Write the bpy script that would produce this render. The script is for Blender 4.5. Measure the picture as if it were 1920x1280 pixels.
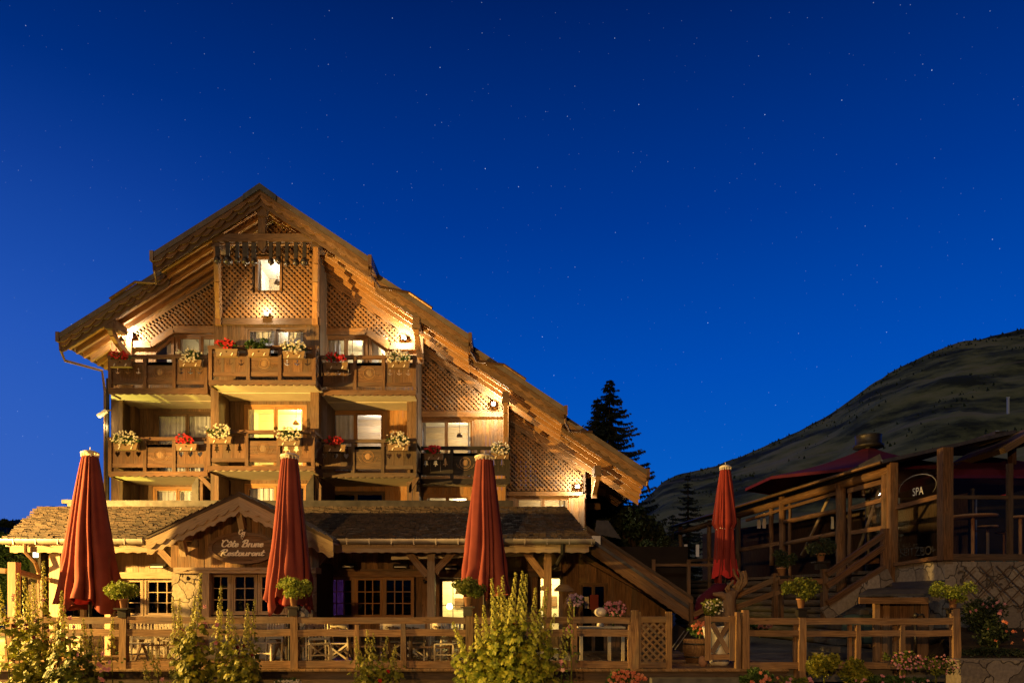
import bpy, math, random
from mathutils import Vector, Matrix
from mathutils.geometry import tessellate_polygon
R = random.Random(7)
rad = math.radians
for o in list(bpy.data.objects): bpy.data.objects.remove(o)
sc = bpy.context.scene
# ---------------------------------------------------------------- camera, world, lights
F, HY, HC = 1300.0, 1120.0, 1.5
cam = bpy.data.cameras.new('camera'); camo = bpy.data.objects.new('camera', cam)
sc.collection.objects.link(camo); sc.camera = camo
camo.location = (0, 0, HC); camo.rotation_euler = (rad(90), 0, 0)
cam.sensor_width = 36; cam.lens = 36 * F / 1920; cam.shift_y = (HY - 640) / 1920
cam.clip_start = .1; cam.clip_end = 6000
sc.view_settings.view_transform = 'Standard'; sc.view_settings.look = 'None'
sc.view_settings.exposure = 0; sc.view_settings.gamma = 1
sc.cycles.max_bounces = 6; sc.cycles.transparent_max_bounces = 16; sc.cycles.sample_clamp_indirect = 4

def srgb(r, g, b):
    f = lambda c: (c / 255 / 12.92) if c / 255 <= .04045 else ((c / 255 + .055) / 1.055) ** 2.4
    return (f(r), f(g), f(b), 1)
w = bpy.data.worlds.new('World'); sc.world = w; w.use_nodes = True
nt = w.node_tree; nt.nodes.clear()
def N(nt, t, **k):
    n = nt.nodes.new(t)
    for a, b in k.items():
        if a.startswith('i_'): n.inputs[a[2:].replace('_', ' ')].default_value = b
        else: setattr(n, a, b)
    return n
def ramp(nt, stops, interp='LINEAR'):
    n = nt.nodes.new('ShaderNodeValToRGB'); n.color_ramp.interpolation = interp
    e = n.color_ramp.elements
    while len(e) < len(stops): e.new(.5)
    for i, (p, c) in enumerate(stops): e[i].position = p; e[i].color = c if len(c) == 4 else (*c, 1)
    return n
tc = N(nt, 'ShaderNodeTexCoord'); sp = N(nt, 'ShaderNodeSeparateXYZ')
nt.links.new(tc.outputs['Generated'], sp.inputs[0])
sky = ramp(nt, [(0, srgb(30, 60, 110)), (.02, srgb(50, 114, 203)), (.14, srgb(6, 92, 194)), (.30, srgb(0, 76, 180)), (.47, srgb(0, 55, 146)), (.66, srgb(0, 32, 98)), (1, srgb(0, 22, 70))])
nt.links.new(sp.outputs['Z'], sky.inputs[0])
# violet-paler west (left), darker to the far right
west = ramp(nt, [(.0, (1, 1, 1)), (.28, (.6, .6, .6)), (.5, (0, 0, 0)), (1, (0, 0, 0))])
mr = N(nt, 'ShaderNodeMapRange'); mr.inputs[1].default_value = -.62; mr.inputs[2].default_value = .2
nt.links.new(sp.outputs['X'], mr.inputs[0]); nt.links.new(mr.outputs[0], west.inputs[0])
low = ramp(nt, [(0, (1, 1, 1)), (.15, (.75, .75, .75)), (.38, (.25, .25, .25)), (.55, (0, 0, 0))])
nt.links.new(sp.outputs['Z'], low.inputs[0])
mul = N(nt, 'ShaderNodeMath', operation='MULTIPLY'); nt.links.new(west.outputs[0], mul.inputs[0]); nt.links.new(low.outputs[0], mul.inputs[1])
mx = N(nt, 'ShaderNodeMix', data_type='RGBA'); nt.links.new(mul.outputs[0], mx.inputs[0]); nt.links.new(sky.outputs[0], mx.inputs[6]); mx.inputs[7].default_value = srgb(62, 100, 190)
vo = N(nt, 'ShaderNodeTexVoronoi'); vo.inputs['Scale'].default_value = 122
nt.links.new(tc.outputs['Generated'], vo.inputs['Vector'])
st = ramp(nt, [(0, (1.3, 1.4, 1.5)), (.034, (.6, .7, .85)), (.064, (0, 0, 0))]); nt.links.new(vo.outputs['Distance'], st.inputs[0])
br = ramp(nt, [(0, (.04, .04, .04)), (.7, (.15, .15, .15)), (.95, (.4, .4, .4)), (1, (1.1, 1.1, 1.1))])
sx = N(nt, 'ShaderNodeSeparateColor'); nt.links.new(vo.outputs['Color'], sx.inputs[0]); nt.links.new(sx.outputs[0], br.inputs[0])
m2 = N(nt, 'ShaderNodeMix', data_type='RGBA', blend_type='MULTIPLY'); m2.inputs[0].default_value = 1
nt.links.new(st.outputs[0], m2.inputs[6]); nt.links.new(br.outputs[0], m2.inputs[7])
m3 = N(nt, 'ShaderNodeMix', data_type='RGBA', blend_type='ADD'); m3.inputs[0].default_value = 1
nt.links.new(mx.outputs[2], m3.inputs[6]); nt.links.new(m2.outputs[2], m3.inputs[7])
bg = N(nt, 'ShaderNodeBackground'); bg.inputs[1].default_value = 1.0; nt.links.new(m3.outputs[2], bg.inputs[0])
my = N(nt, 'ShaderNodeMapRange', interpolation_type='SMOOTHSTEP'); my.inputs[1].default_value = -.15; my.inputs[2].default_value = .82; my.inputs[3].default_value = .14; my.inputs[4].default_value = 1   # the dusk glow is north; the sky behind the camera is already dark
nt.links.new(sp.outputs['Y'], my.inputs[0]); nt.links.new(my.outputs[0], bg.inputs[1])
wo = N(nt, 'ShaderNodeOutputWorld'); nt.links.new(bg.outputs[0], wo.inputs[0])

def lamp(name, loc, power, col, r=.1, spot=None, target=None, blend=.5):
    l = bpy.data.lights.new(name, 'SPOT' if spot else 'POINT'); l.energy = power; l.color = col; l.shadow_soft_size = r
    if spot: l.spot_size = rad(spot); l.spot_blend = blend
    o = bpy.data.objects.new(name, l); sc.collection.objects.link(o); o.location = loc
    if target: o.rotation_euler = (Vector(target) - Vector(loc)).to_track_quat('-Z', 'Y').to_euler()
    return o
SOD = (1, .56, .17)
lamp('street_lamp_light', (-18, 13, 4), 36000, (1, .56, .13), .15, 140, (-6, 16, -1.5), .35)            # sodium street lamp left of the frame
lamp('street_lamp_light', (-5, -13, 5), 9500, (1, .5, .13), .25)              # street lamp behind the camera
lamp('low_flood_light', (-24, 16, 1.4), 1700, (1, .68, .16), .2)
lamp('wall_wash_light', (-19.3, 24.2, 1.0), 4600, (1, .80, .10), .15)                # low yellow flood beside the terrace

sl_ = bpy.data.lights.new('warm_fill_sun', 'SUN'); sl_.energy = .35; sl_.color = (1, .83, .58); sl_.angle = rad(8); slo = bpy.data.objects.new('warm_fill_sun', sl_); sc.collection.objects.link(slo)
slo.rotation_euler = Vector((.55, 1, -.75)).to_track_quat('-Z', 'Y').to_euler()          # added fill sun, faint and warm, from behind the camera
lamp('mallow_fill_spot', (-2.6, 9.4, -.3), 480, (1, .74, .14), .06, 44, (-.15, 13.1, .75), .8)          # spotlight added to brighten the mallow bush
# ---------------------------------------------------------------- helpers
def P(px, py, D): return ((px - 960) * D / F, D, HC + (HY - py) * D / F)
def PX(px, D): return (px - 960) * D / F
def PZ(py, D): return HC + (HY - py) * D / F
LOC = {}
def setp(o, label=None, cat=None, group=None, kind=None):
    if label: o['label'] = label
    if cat: o['category'] = cat
    if group: o['group'] = group
    if kind: o['kind'] = kind
    return o
def thing(name, loc, label, cat, group=None):
    o = bpy.data.objects.new(name, None); sc.collection.objects.link(o); o.location = loc; o.empty_display_size = .3
    LOC[o] = Vector(loc); return setp(o, label, cat, group)
def part(name, parent, label=None):
    "an Empty part that carries sub-parts"
    o = bpy.data.objects.new(name, None); sc.collection.objects.link(o); o.parent = parent; LOC[o] = LOC[parent]
    if label: o['label'] = label
    return o
def copy_tree(o, parent=None):
    c = o.copy(); sc.collection.objects.link(c); c.parent = parent
    for ch in list(o.children): copy_tree(ch, c)
    return c
SPLIT = {'eaves_board', 'window_beam', 'crossrail', 'stile', 'side_railing', 'header_beam', 'frame_beam', 'handrail', 'glazing_beam', 'glazing_bar', 'top_rail', 'gable_corbel', 'lintel_beam', 'corner_brace', 'cross_brace', 'notice_sheet', 'hanger', 'leg', 'post', 'log_post', 'rail', 'gutter_trough', 'gutter_hook', 'cushion_ring', 'log', 'baluster', 'stair_tread', 'eaves_bracket'}
class MB:
    def __init__(s): s.v = []; s.f = []; s.uv = []; s.sm = False; s.marks = []
    def add(s, vs, fs, axis=(0, 0, 1), off=None):
        n = len(s.v); s.marks.append((n, len(s.f), len(s.uv))); a = Vector(axis).normalized()
        b = a.cross(Vector((0, 1, 0)) if abs(a.y) < .9 else Vector((1, 0, 0))).normalized(); c = a.cross(b)
        if off is None: off = (R.random() * 50, R.random() * 50)
        bc = b + c
        for p in vs:
            p = Vector(p); s.v.append(p)
        for f in fs:
            s.f.append([n + i for i in f])
            for i in f: s.uv.append((s.v[n + i].dot(a) + off[0], s.v[n + i].dot(bc) + off[1]))
    def hexa(s, q, axis=(0, 0, 1), off=None):   # q: 4 bottom + 4 top
        s.add(q, [(3, 2, 1, 0), (4, 5, 6, 7), (0, 1, 5, 4), (1, 2, 6, 5), (2, 3, 7, 6), (3, 0, 4, 7)], axis, off)
    def box(s, x0, x1, y0, y1, z0, z1, axis=None):
        if x0 > x1: x0, x1 = x1, x0
        if y0 > y1: y0, y1 = y1, y0
        if z0 > z1: z0, z1 = z1, z0
        d = (x1 - x0, y1 - y0, z1 - z0)
        if axis is None:
            i = d.index(max(d)); axis = [(1, 0, 0), (0, 1, 0), (0, 0, 1)][i]
        s.hexa([(x0, y0, z0), (x1, y0, z0), (x1, y1, z0), (x0, y1, z0), (x0, y0, z1), (x1, y0, z1), (x1, y1, z1), (x0, y1, z1)], axis)
    def pbox(s, px0, py0, px1, py1, D, th, axis=None):
        s.box(PX(px0, D), PX(px1, D), D, D + th, PZ(py1, D), PZ(py0, D), axis)
    def beam(s, p0, p1, wd, ht, up=(0, 0, 1)):
        p0 = Vector(p0); p1 = Vector(p1); a = (p1 - p0).normalized(); u = Vector(up)
        if abs(a.dot(u)) > .98: u = Vector((0, 1, 0))
        sd = a.cross(u).normalized(); u = sd.cross(a)
        q = []
        for p in (p0, p1):
            q += [p - sd * wd / 2 - u * ht / 2, p + sd * wd / 2 - u * ht / 2, p + sd * wd / 2 + u * ht / 2, p - sd * wd / 2 + u * ht / 2]
        s.hexa(q, a)
    def prism(s, poly, y0, y1, axis=(1, 0, 0), off=None):  # poly in XZ
        n = len(poly)
        ar = sum(poly[i][0] * poly[(i + 1) % n][1] - poly[(i + 1) % n][0] * poly[i][1] for i in range(n))
        if ar < 0: poly = poly[::-1]
        vs = [(x, y0, z) for x, z in poly] + [(x, y1, z) for x, z in poly]
        fs = [list(range(n)), list(range(2 * n - 1, n - 1, -1))] + [(i, i + n, (i + 1) % n + n, (i + 1) % n) for i in range(n)]
        s.add(vs, fs, axis, off)
    def holed(s, outer, holes, y0, y1, axis=(0, 0, 1)):
        loops = [outer] + holes; flat = [p for l in loops for p in l]; n = len(flat)
        tri = tessellate_polygon([[Vector((x, z, 0)) for x, z in l] for l in loops])
        vs = [(x, y0, z) for x, z in flat] + [(x, y1, z) for x, z in flat]
        fs = [t for t in tri] + [(a + n, b + n, c + n) for a, b, c in tri]
        k = 0
        for l in loops:
            m = len(l)
            for i in range(m): fs.append((k + i, k + (i + 1) % m, k + (i + 1) % m + n, k + i + n))
            k += m
        s.add(vs, fs, axis)
    def tube(s, pts, rs, n=8, cap=True):
        pts = [Vector(p) for p in pts]
        if not hasattr(rs, '__len__'): rs = [rs] * len(pts)
        vs = []; prev = None
        for i, p in enumerate(pts):
            a = (pts[min(i + 1, len(pts) - 1)] - pts[max(i - 1, 0)]).normalized()
            if prev is None: prev = a.orthogonal().normalized()
            u = (prev - a * prev.dot(a)).normalized(); prev = u; v = a.cross(u)
            for k in range(n):
                t = 2 * math.pi * k / n; vs.append(p + (u * math.cos(t) + v * math.sin(t)) * rs[i])
        fs = []
        for i in range(len(pts) - 1):
            for k in range(n): fs.append((i * n + k, i * n + (k + 1) % n, (i + 1) * n + (k + 1) % n, (i + 1) * n + k))
        if cap: fs += [list(range(n))[::-1], [(len(pts) - 1) * n + k for k in range(n)]]
        s.add(vs, fs, pts[-1] - pts[0])
    def lathe(s, c, prof, n=16):
        vs = []
        for r, z in prof:
            for k in range(n):
                t = 2 * math.pi * k / n; vs.append((c[0] + r * math.cos(t), c[1] + r * math.sin(t), c[2] + z))
        fs = []
        for i in range(len(prof) - 1):
            for k in range(n): fs.append((i * n + k, i * n + (k + 1) % n, (i + 1) * n + (k + 1) % n, (i + 1) * n + k))
        fs += [list(range(n))[::-1], [(len(prof) - 1) * n + k for k in range(n)]]
        s.add(vs, fs)
    def ball(s, c, r, n=10, sx=1, sy=1, sz=1, jit=0):
        prof = []
        vs = [(c[0], c[1], c[2] - r * sz)]; m = n // 2 + 1
        for i in range(1, m):
            a = math.pi * i / m - math.pi / 2
            for k in range(n):
                t = 2 * math.pi * k / n; q = r * (1 + jit * (R.random() - .5))
                vs.append((c[0] + q * sx * math.cos(a) * math.cos(t), c[1] + q * sy * math.cos(a) * math.sin(t), c[2] + q * sz * math.sin(a)))
        vs.append((c[0], c[1], c[2] + r * sz)); fs = []
        for k in range(n): fs.append((0, 1 + (k + 1) % n, 1 + k))
        for i in range(m - 2):
            for k in range(n): fs.append((1 + i * n + k, 1 + i * n + (k + 1) % n, 1 + (i + 1) * n + (k + 1) % n, 1 + (i + 1) * n + k))
        l = len(vs) - 1
        for k in range(n): fs.append((l, 1 + (m - 2) * n + k, 1 + (m - 2) * n + (k + 1) % n))
        s.add(vs, fs)
    def leaf(s, c, size, nrm=None, lobes=0, fold=.25):
        c = Vector(c)
        if nrm is None: nrm = Vector((R.gauss(0, 1), R.gauss(0, 1), R.gauss(0, 1)))
        nrm = Vector(nrm)
        if nrm.length < .01: nrm = Vector((0, 0, 1))
        nrm.normalize(); u = nrm.orthogonal().normalized(); t = R.random() * 6.28
        u = Matrix.Rotation(t, 3, nrm) @ u; v = nrm.cross(u)
        if lobes == 0:
            q = [c - u * size * .6, c + v * size * .33 + nrm * size * fold * .5, c + u * size * .6, c - v * size * .33 + nrm * size * fold * .5]
            n = len(s.v); s.v += q; s.f += [[n, n + 1, n + 2], [n, n + 2, n + 3]]; s.uv += [(0, 0)] * 6
        else:
            n = len(s.v); s.v.append(c + nrm * size * .06); m = lobes * 2
            for k in range(m):
                a = 2 * math.pi * k / m; r = size * (.55 if k % 2 == 0 else .36) * (1 + .2 * (R.random() - .5))
                s.v.append(c + (u * math.cos(a) + v * math.sin(a)) * r - nrm * size * fold * (.35 if k % 2 == 0 else -.05))
            for k in range(m): s.f.append([n, n + 1 + k, n + 1 + (k + 1) % m]); s.uv += [(0, 0)] * 3
    def build(s, name, mat, parent=None, label=None, origin=None):
        if name in SPLIT and len(s.marks) > 1:
            mk = s.marks + [(len(s.v), len(s.f), len(s.uv))]
            for (a, b, c), (d, e, f) in zip(mk, mk[1:]):
                q = MB(); q.v = s.v[a:d]; q.f = [[i - a for i in t] for t in s.f[b:e]]; q.uv = s.uv[c:f]; q.sm = s.sm
                o = q.build(name, mat, parent, label, origin)
            return o
        me = bpy.data.meshes.new(name)
        L = LOC[parent] if parent is not None else Vector(origin or (0, 0, 0))
        me.from_pydata([(p[0] - L.x, p[1] - L.y, p[2] - L.z) for p in s.v], [], s.f)
        uvl = me.uv_layers.new(name='UVMap'); flat = []
        for t in s.uv: flat += t
        if len(flat) == len(uvl.data) * 2: uvl.data.foreach_set('uv', flat)
        if s.sm: me.polygons.foreach_set('use_smooth', [True] * len(me.polygons))
        me.materials.append(mat); me.update()
        o = bpy.data.objects.new(name, me); sc.collection.objects.link(o)
        if parent is not None: o.parent = parent
        else: o.location = L
        LOC[o] = L
        if label: o['label'] = label
        return o

# ---------------------------------------------------------------- materials
def newmat(name, rough=.7, metal=0, spec=.3):
    m = bpy.data.materials.new(name); m.use_nodes = True; b = m.node_tree.nodes['Principled BSDF']
    b.inputs['Roughness'].default_value = rough; b.inputs['Metallic'].default_value = metal
    b.inputs['Specular IOR Level'].default_value = spec
    return m, m.node_tree, b
def wood(name, dark, mid, light, rough=.75, knots=.5, tone=.6):
    m, nt, b = newmat(name, rough)
    uv = N(nt, 'ShaderNodeUVMap'); mp = N(nt, 'ShaderNodeMapping'); mp.inputs['Scale'].default_value = (1.3, 24, 1)
    nt.links.new(uv.outputs[0], mp.inputs[0])
    n1 = N(nt, 'ShaderNodeTexNoise'); n1.inputs['Scale'].default_value = 2; n1.inputs['Detail'].default_value = 6; n1.inputs['Distortion'].default_value = .6
    nt.links.new(mp.outputs[0], n1.inputs[0])
    r1 = ramp(nt, [(.28, dark), (.5, mid), (.72, light)]); nt.links.new(n1.outputs[0], r1.inputs[0])
    n2 = N(nt, 'ShaderNodeTexNoise'); n2.inputs['Scale'].default_value = .35; n2.inputs['Detail'].default_value = 1; nt.links.new(uv.outputs[0], n2.inputs[0])
    r2 = ramp(nt, [(.3, (1 - tone * .7,) * 3), (.7, (1 + tone * .3,) * 3)]); nt.links.new(n2.outputs[0], r2.inputs[0])
    mm = N(nt, 'ShaderNodeMix', data_type='RGBA', blend_type='MULTIPLY'); mm.inputs[0].default_value = 1
    nt.links.new(r1.outputs[0], mm.inputs[6]); nt.links.new(r2.outputs[0], mm.inputs[7])
    mp2 = N(nt, 'ShaderNodeMapping'); mp2.inputs['Scale'].default_value = (2.2, 7, 1); nt.links.new(uv.outputs[0], mp2.inputs[0])
    v = N(nt, 'ShaderNodeTexVoronoi'); v.inputs['Scale'].default_value = 1; nt.links.new(mp2.outputs[0], v.inputs[0])
    r3 = ramp(nt, [(.05, (1 - knots,) * 3), (.14, (1, 1, 1))]); nt.links.new(v.outputs['Distance'], r3.inputs[0])
    m4 = N(nt, 'ShaderNodeMix', data_type='RGBA', blend_type='MULTIPLY'); m4.inputs[0].default_value = 1
    nt.links.new(mm.outputs[2], m4.inputs[6]); nt.links.new(r3.outputs[0], m4.inputs[7]); nt.links.new(m4.outputs[2], b.inputs['Base Color'])
    n5 = N(nt, 'ShaderNodeTexNoise'); n5.inputs['Scale'].default_value = 1.0; n5.inputs['Detail'].default_value = 4
    mp3 = N(nt, 'ShaderNodeMapping'); mp3.inputs['Scale'].default_value = (.7, 3.5, 1); nt.links.new(uv.outputs[0], mp3.inputs[0]); nt.links.new(mp3.outputs[0], n5.inputs[0])
    r5 = ramp(nt, [(.46, (0, 0, 0)), (.68, (.55, .55, .55))]); nt.links.new(n5.outputs[0], r5.inputs[0])
    m6 = N(nt, 'ShaderNodeMix', data_type='RGBA'); nt.links.new(r5.outputs[0], m6.inputs[0]); nt.links.new(m4.outputs[2], m6.inputs[6])
    gv = (mid[0] + mid[1] + mid[2]) / 3; m6.inputs[7].default_value = (gv * 1.0, gv * .86, gv * .7, 1); nt.links.new(m6.outputs[2], b.inputs['Base Color'])
    bp = N(nt, 'ShaderNodeBump'); bp.inputs['Strength'].default_value = .35; bp.inputs['Distance'].default_value = .01
    nt.links.new(n1.outputs[0], bp.inputs['Height']); nt.links.new(bp.outputs[0], b.inputs['Normal'])
    return m
def mottled(name, c1, c2, scale=4, rough=.8, bump=.2, metal=0, spec=.3, c3=None, detail=6, coord='Object'):
    m, nt, b = newmat(name, rough, metal, spec)
    t = N(nt, 'ShaderNodeTexCoord'); n = N(nt, 'ShaderNodeTexNoise'); n.inputs['Scale'].default_value = scale; n.inputs['Detail'].default_value = detail
    nt.links.new(t.outputs[coord], n.inputs[0])
    stops = [(.32, c1), (.68, c2)] if c3 is None else [(.3, c1), (.5, c2), (.7, c3)]
    r = ramp(nt, stops); nt.links.new(n.outputs[0], r.inputs[0]); nt.links.new(r.outputs[0], b.inputs['Base Color'])
    if bump:
        bp = N(nt, 'ShaderNodeBump'); bp.inputs['Strength'].default_value = bump; bp.inputs['Distance'].default_value = .03
        nt.links.new(n.outputs[0], bp.inputs['Height']); nt.links.new(bp.outputs[0], b.inputs['Normal'])
    return m
def leafmat(name, c1, c2, c3, trans=.25, scale=9):
    m = mottled(name, c1, c2, scale, .55, 0, c3=c3); nt = m.node_tree; b = nt.nodes['Principled BSDF']
    tr = N(nt, 'ShaderNodeBsdfTranslucent'); ms = N(nt, 'ShaderNodeMixShader'); ms.inputs[0].default_value = trans
    src = b.inputs['Base Color'].links[0].from_socket; nt.links.new(src, tr.inputs[0])
    out = nt.nodes['Material Output']; nt.links.new(b.outputs[0], ms.inputs[1]); nt.links.new(tr.outputs[0], ms.inputs[2]); nt.links.new(ms.outputs[0], out.inputs[0])
    return m
def emis(name, col, s):
    m = bpy.data.materials.new(name); m.use_nodes = True; nt = m.node_tree; b = nt.nodes['Principled BSDF']
    b.inputs['Base Color'].default_value = (.8, .8, .8, 1); b.inputs['Emission Color'].default_value = (*col, 1); b.inputs['Emission Strength'].default_value = s
    return m
def glassmat(name, tint=(.95, .97, 1), refl=1.0, base=.04, rough=.015):
    m = bpy.data.materials.new(name); m.use_nodes = True; nt = m.node_tree; nt.nodes.remove(nt.nodes['Principled BSDF'])
    tr = N(nt, 'ShaderNodeBsdfTransparent'); tr.inputs[0].default_value = (*tint, 1)
    gl = N(nt, 'ShaderNodeBsdfGlossy'); gl.inputs['Roughness'].default_value = rough
    fr = N(nt, 'ShaderNodeFresnel'); fr.inputs[0].default_value = 1.5
    ma = N(nt, 'ShaderNodeMath', operation='MULTIPLY_ADD'); ma.inputs[1].default_value = refl; ma.inputs[2].default_value = base; ma.use_clamp = True
    ge = N(nt, 'ShaderNodeNewGeometry'); bf = N(nt, 'ShaderNodeMath', operation='SUBTRACT'); bf.inputs[0].default_value = 1; nt.links.new(ge.outputs['Backfacing'], bf.inputs[1])
    mb_ = N(nt, 'ShaderNodeMath', operation='MULTIPLY'); nt.links.new(bf.outputs[0], mb_.inputs[1])
    ms = N(nt, 'ShaderNodeMixShader'); nt.links.new(fr.outputs[0], ma.inputs[0]); nt.links.new(ma.outputs[0], mb_.inputs[0]); nt.links.new(mb_.outputs[0], ms.inputs[0])
    nt.links.new(tr.outputs[0], ms.inputs[1]); nt.links.new(gl.outputs[0], ms.inputs[2]); nt.links.new(ms.outputs[0], nt.nodes['Material Output'].inputs[0])
    return m
def stonemat(name, c1, c2, c3, scale=3.0, mortar=(.12, .1, .07)):
    m, nt, b = newmat(name, .85)
    t = N(nt, 'ShaderNodeTexCoord'); n0 = N(nt, 'ShaderNodeTexNoise'); n0.inputs['Scale'].default_value = 3
    nt.links.new(t.outputs['Object'], n0.inputs[0])
    mxv = N(nt, 'ShaderNodeMix', data_type='RGBA', blend_type='ADD'); mxv.inputs[0].default_value = .35
    nt.links.new(t.outputs['Object'], mxv.inputs[6]); nt.links.new(n0.outputs['Color'], mxv.inputs[7])
    v = N(nt, 'ShaderNodeTexVoronoi'); v.feature = 'DISTANCE_TO_EDGE'; v.inputs['Scale'].default_value = scale
    v2 = N(nt, 'ShaderNodeTexVoronoi'); v2.inputs['Scale'].default_value = scale
    for x in (v, v2): nt.links.new(mxv.outputs[2], x.inputs['Vector'])
    sc_ = N(nt, 'ShaderNodeSeparateColor'); nt.links.new(v2.outputs['Color'], sc_.inputs[0])
    r = ramp(nt, [(0, c1), (.5, c2), (1, c3)]); nt.links.new(sc_.outputs[0], r.inputs[0])
    n = N(nt, 'ShaderNodeTexNoise'); n.inputs['Scale'].default_value = 14; n.inputs['Detail'].default_value = 6; nt.links.new(t.outputs['Object'], n.inputs[0])
    rn = ramp(nt, [(.3, (.7, .7, .7)), (.7, (1.1, 1.1, 1.1))]); nt.links.new(n.outputs[0], rn.inputs[0])
    m1 = N(nt, 'ShaderNodeMix', data_type='RGBA', blend_type='MULTIPLY'); m1.inputs[0].default_value = 1
    nt.links.new(r.outputs[0], m1.inputs[6]); nt.links.new(rn.outputs[0], m1.inputs[7])
    e = ramp(nt, [(.004, (0, 0, 0)), (.022, (1, 1, 1))]); nt.links.new(v.outputs['Distance'], e.inputs[0])
    m2 = N(nt, 'ShaderNodeMix', data_type='RGBA'); nt.links.new(e.outputs[0], m2.inputs[0]); m2.inputs[6].default_value = (*mortar, 1)
    nt.links.new(m1.outputs[2], m2.inputs[7]); nt.links.new(m2.outputs[2], b.inputs['Base Color'])
    bp = N(nt, 'ShaderNodeBump'); bp.inputs['Strength'].default_value = .7; bp.inputs['Distance'].default_value = .04
    ad = N(nt, 'ShaderNodeMath', operation='MULTIPLY_ADD'); nt.links.new(n.outputs[0], ad.inputs[0]); ad.inputs[1].default_value = .3
    nt.links.new(e.outputs[0], ad.inputs[2]); nt.links.new(ad.outputs[0], bp.inputs['Height']); nt.links.new(bp.outputs[0], b.inputs['Normal'])
    return m
W_RAF = wood('rafter_wood', (.20, .095, .03), (.40, .20, .07), (.52, .29, .11), tone=.4)
W_BLK = wood('near_black_wood', (.010, .008, .006), (.028, .022, .018), (.05, .04, .033))  # near-black wood for the narrow right balcony
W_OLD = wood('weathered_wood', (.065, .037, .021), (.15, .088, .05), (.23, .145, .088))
W_BAL = wood('balcony_wood', (.07, .034, .018), (.15, .078, .042), (.22, .125, .07))
W_LOG = wood('dark_log_wood', (.05, .025, .010), (.15, .075, .03), (.26, .14, .06))
W_DK = wood('dark_weathered_wood', (.05, .032, .02), (.10, .065, .04), (.16, .105, .065))
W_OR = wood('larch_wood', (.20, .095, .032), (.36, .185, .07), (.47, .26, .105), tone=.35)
W_PALE = wood('pale_plank_wood', (.24, .165, .10), (.38, .28, .175), (.48, .37, .25))
W_BRN = wood('brown_plank_wood', (.09, .046, .021), (.20, .108, .05), (.31, .18, .09), tone=.9)
W_FEN = wood('fence_wood', (.12, .062, .028), (.26, .15, .07), (.37, .225, .11))
W_CHR = wood('cream_chair_wood', (.50, .43, .30), (.60, .53, .40), (.68, .61, .48), knots=.15, tone=.15)
M_PLAS = mottled('cream_plaster', (.52, .46, .33), (.60, .54, .40), 2, .9, .05)
M_SHING = wood('shingle_wood', (.025, .016, .011), (.065, .042, .028), (.125, .083, .053), tone=.9, knots=0)
M_ROOFT = mottled('weathered_roof_metal', (.085, .066, .052), (.13, .105, .085), 3, .55, .1)
M_SLATE = mottled('slate_roof', (.035, .037, .045), (.07, .07, .082), 5, .5, .3)
M_DKMET = mottled('dark_metal', (.03, .028, .026), (.055, .05, .045), 6, .45, .1, .6)
M_COPP = mottled('copper_gutter', (.12, .07, .04), (.18, .11, .06), 5, .42, .1, .5)
M_ZINC = mottled('zinc_gutter', (.26, .24, .22), (.36, .34, .31), 5, .4, .1, .5)
M_BELL = mottled('old_bronze', (.05, .045, .04), (.12, .10, .085), 12, .4, .15, .7)
M_LEATH = mottled('black_leather', (.02, .017, .014), (.045, .035, .028), 9, .6, .1)
M_GLASS = glassmat('window_glass')
M_GLASSD = glassmat('dark_window_glass', (.5, .5, .55), .8, .0)
M_CLEAR = glassmat('clear_screen_glass', (.97, .98, .98), .7, .0)
M_STONE = stonemat('rough_stone', (.30, .25, .17), (.42, .37, .26), (.5, .45, .33), 2.2, (.07, .05, .03))
M_STONE2 = stonemat('grey_stone', (.15, .13, .11), (.24, .21, .18), (.3, .27, .23), 1.6, (.07, .06, .05))
M_RED = mottled('red_canvas', (.185, .036, .026), (.25, .05, .036), 3, .85, .08)
M_REDIN = mottled('bright_red_canvas', (.55, .03, .03), (.65, .04, .035), 3, .85, .05)
M_MAG = mottled('plum_canvas', (.055, .002, .014), (.08, .003, .02), 3, .8, .05)
M_CREAM = mottled('cream_canvas', (.62, .54, .38), (.7, .62, .45), 5, .85, .05)
M_WHITE = mottled('white_paint', (.7, .68, .62), (.8, .78, .72), 5, .6, .03)
M_LETT = mottled('cream_paint', (.75, .68, .55), (.8, .74, .6), 5, .6, 0)
M_CURT = mottled('white_curtain', (.6, .6, .64), (.75, .75, .78), 3, .9, .1)
M_ROOMW = wood('room_panel_wood', (.42, .30, .16), (.55, .40, .23), (.65, .5, .3), knots=.3, tone=.4)
M_ROOMP = mottled('room_plaster', (.66, .6, .48), (.75, .7, .58), 1, .9, .02)
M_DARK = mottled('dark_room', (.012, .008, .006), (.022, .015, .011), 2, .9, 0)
M_RED2 = mottled('dim_red_canvas', (.19, .022, .016), (.25, .03, .022), 3, .85, .08)
M_SOIL = mottled('soil', (.025, .018, .011), (.06, .042, .026), 6, .95, .5)
M_TERRA = mottled('terracotta', (.30, .16, .09), (.40, .22, .13), 7, .8, .15)
M_BOXW = wood('flower_box_wood', (.13, .075, .036), (.20, .125, .06), (.26, .17, .09), tone=.2)
L_DK = leafmat('dark_leaf', (.018, .045, .010), (.045, .09, .018), (.09, .14, .03))
L_YEL = leafmat('lime_leaf', (.10, .16, .02), (.22, .28, .035), (.34, .36, .06))
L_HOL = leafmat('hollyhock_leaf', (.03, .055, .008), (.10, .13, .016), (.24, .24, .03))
L_HOL2 = leafmat('yellow_mallow_leaf', (.06, .085, .008), (.20, .21, .018), (.40, .35, .035))  # lighter, yellower leaf colour than the plain hollyhock leaf
L_BUD = leafmat('hollyhock_bud', (.22, .23, .035), (.36, .34, .06), (.5, .45, .1))
P_WHITE = leafmat('white_petal', (.55, .5, .36), (.68, .64, .5), (.78, .75, .62), .2)
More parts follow.
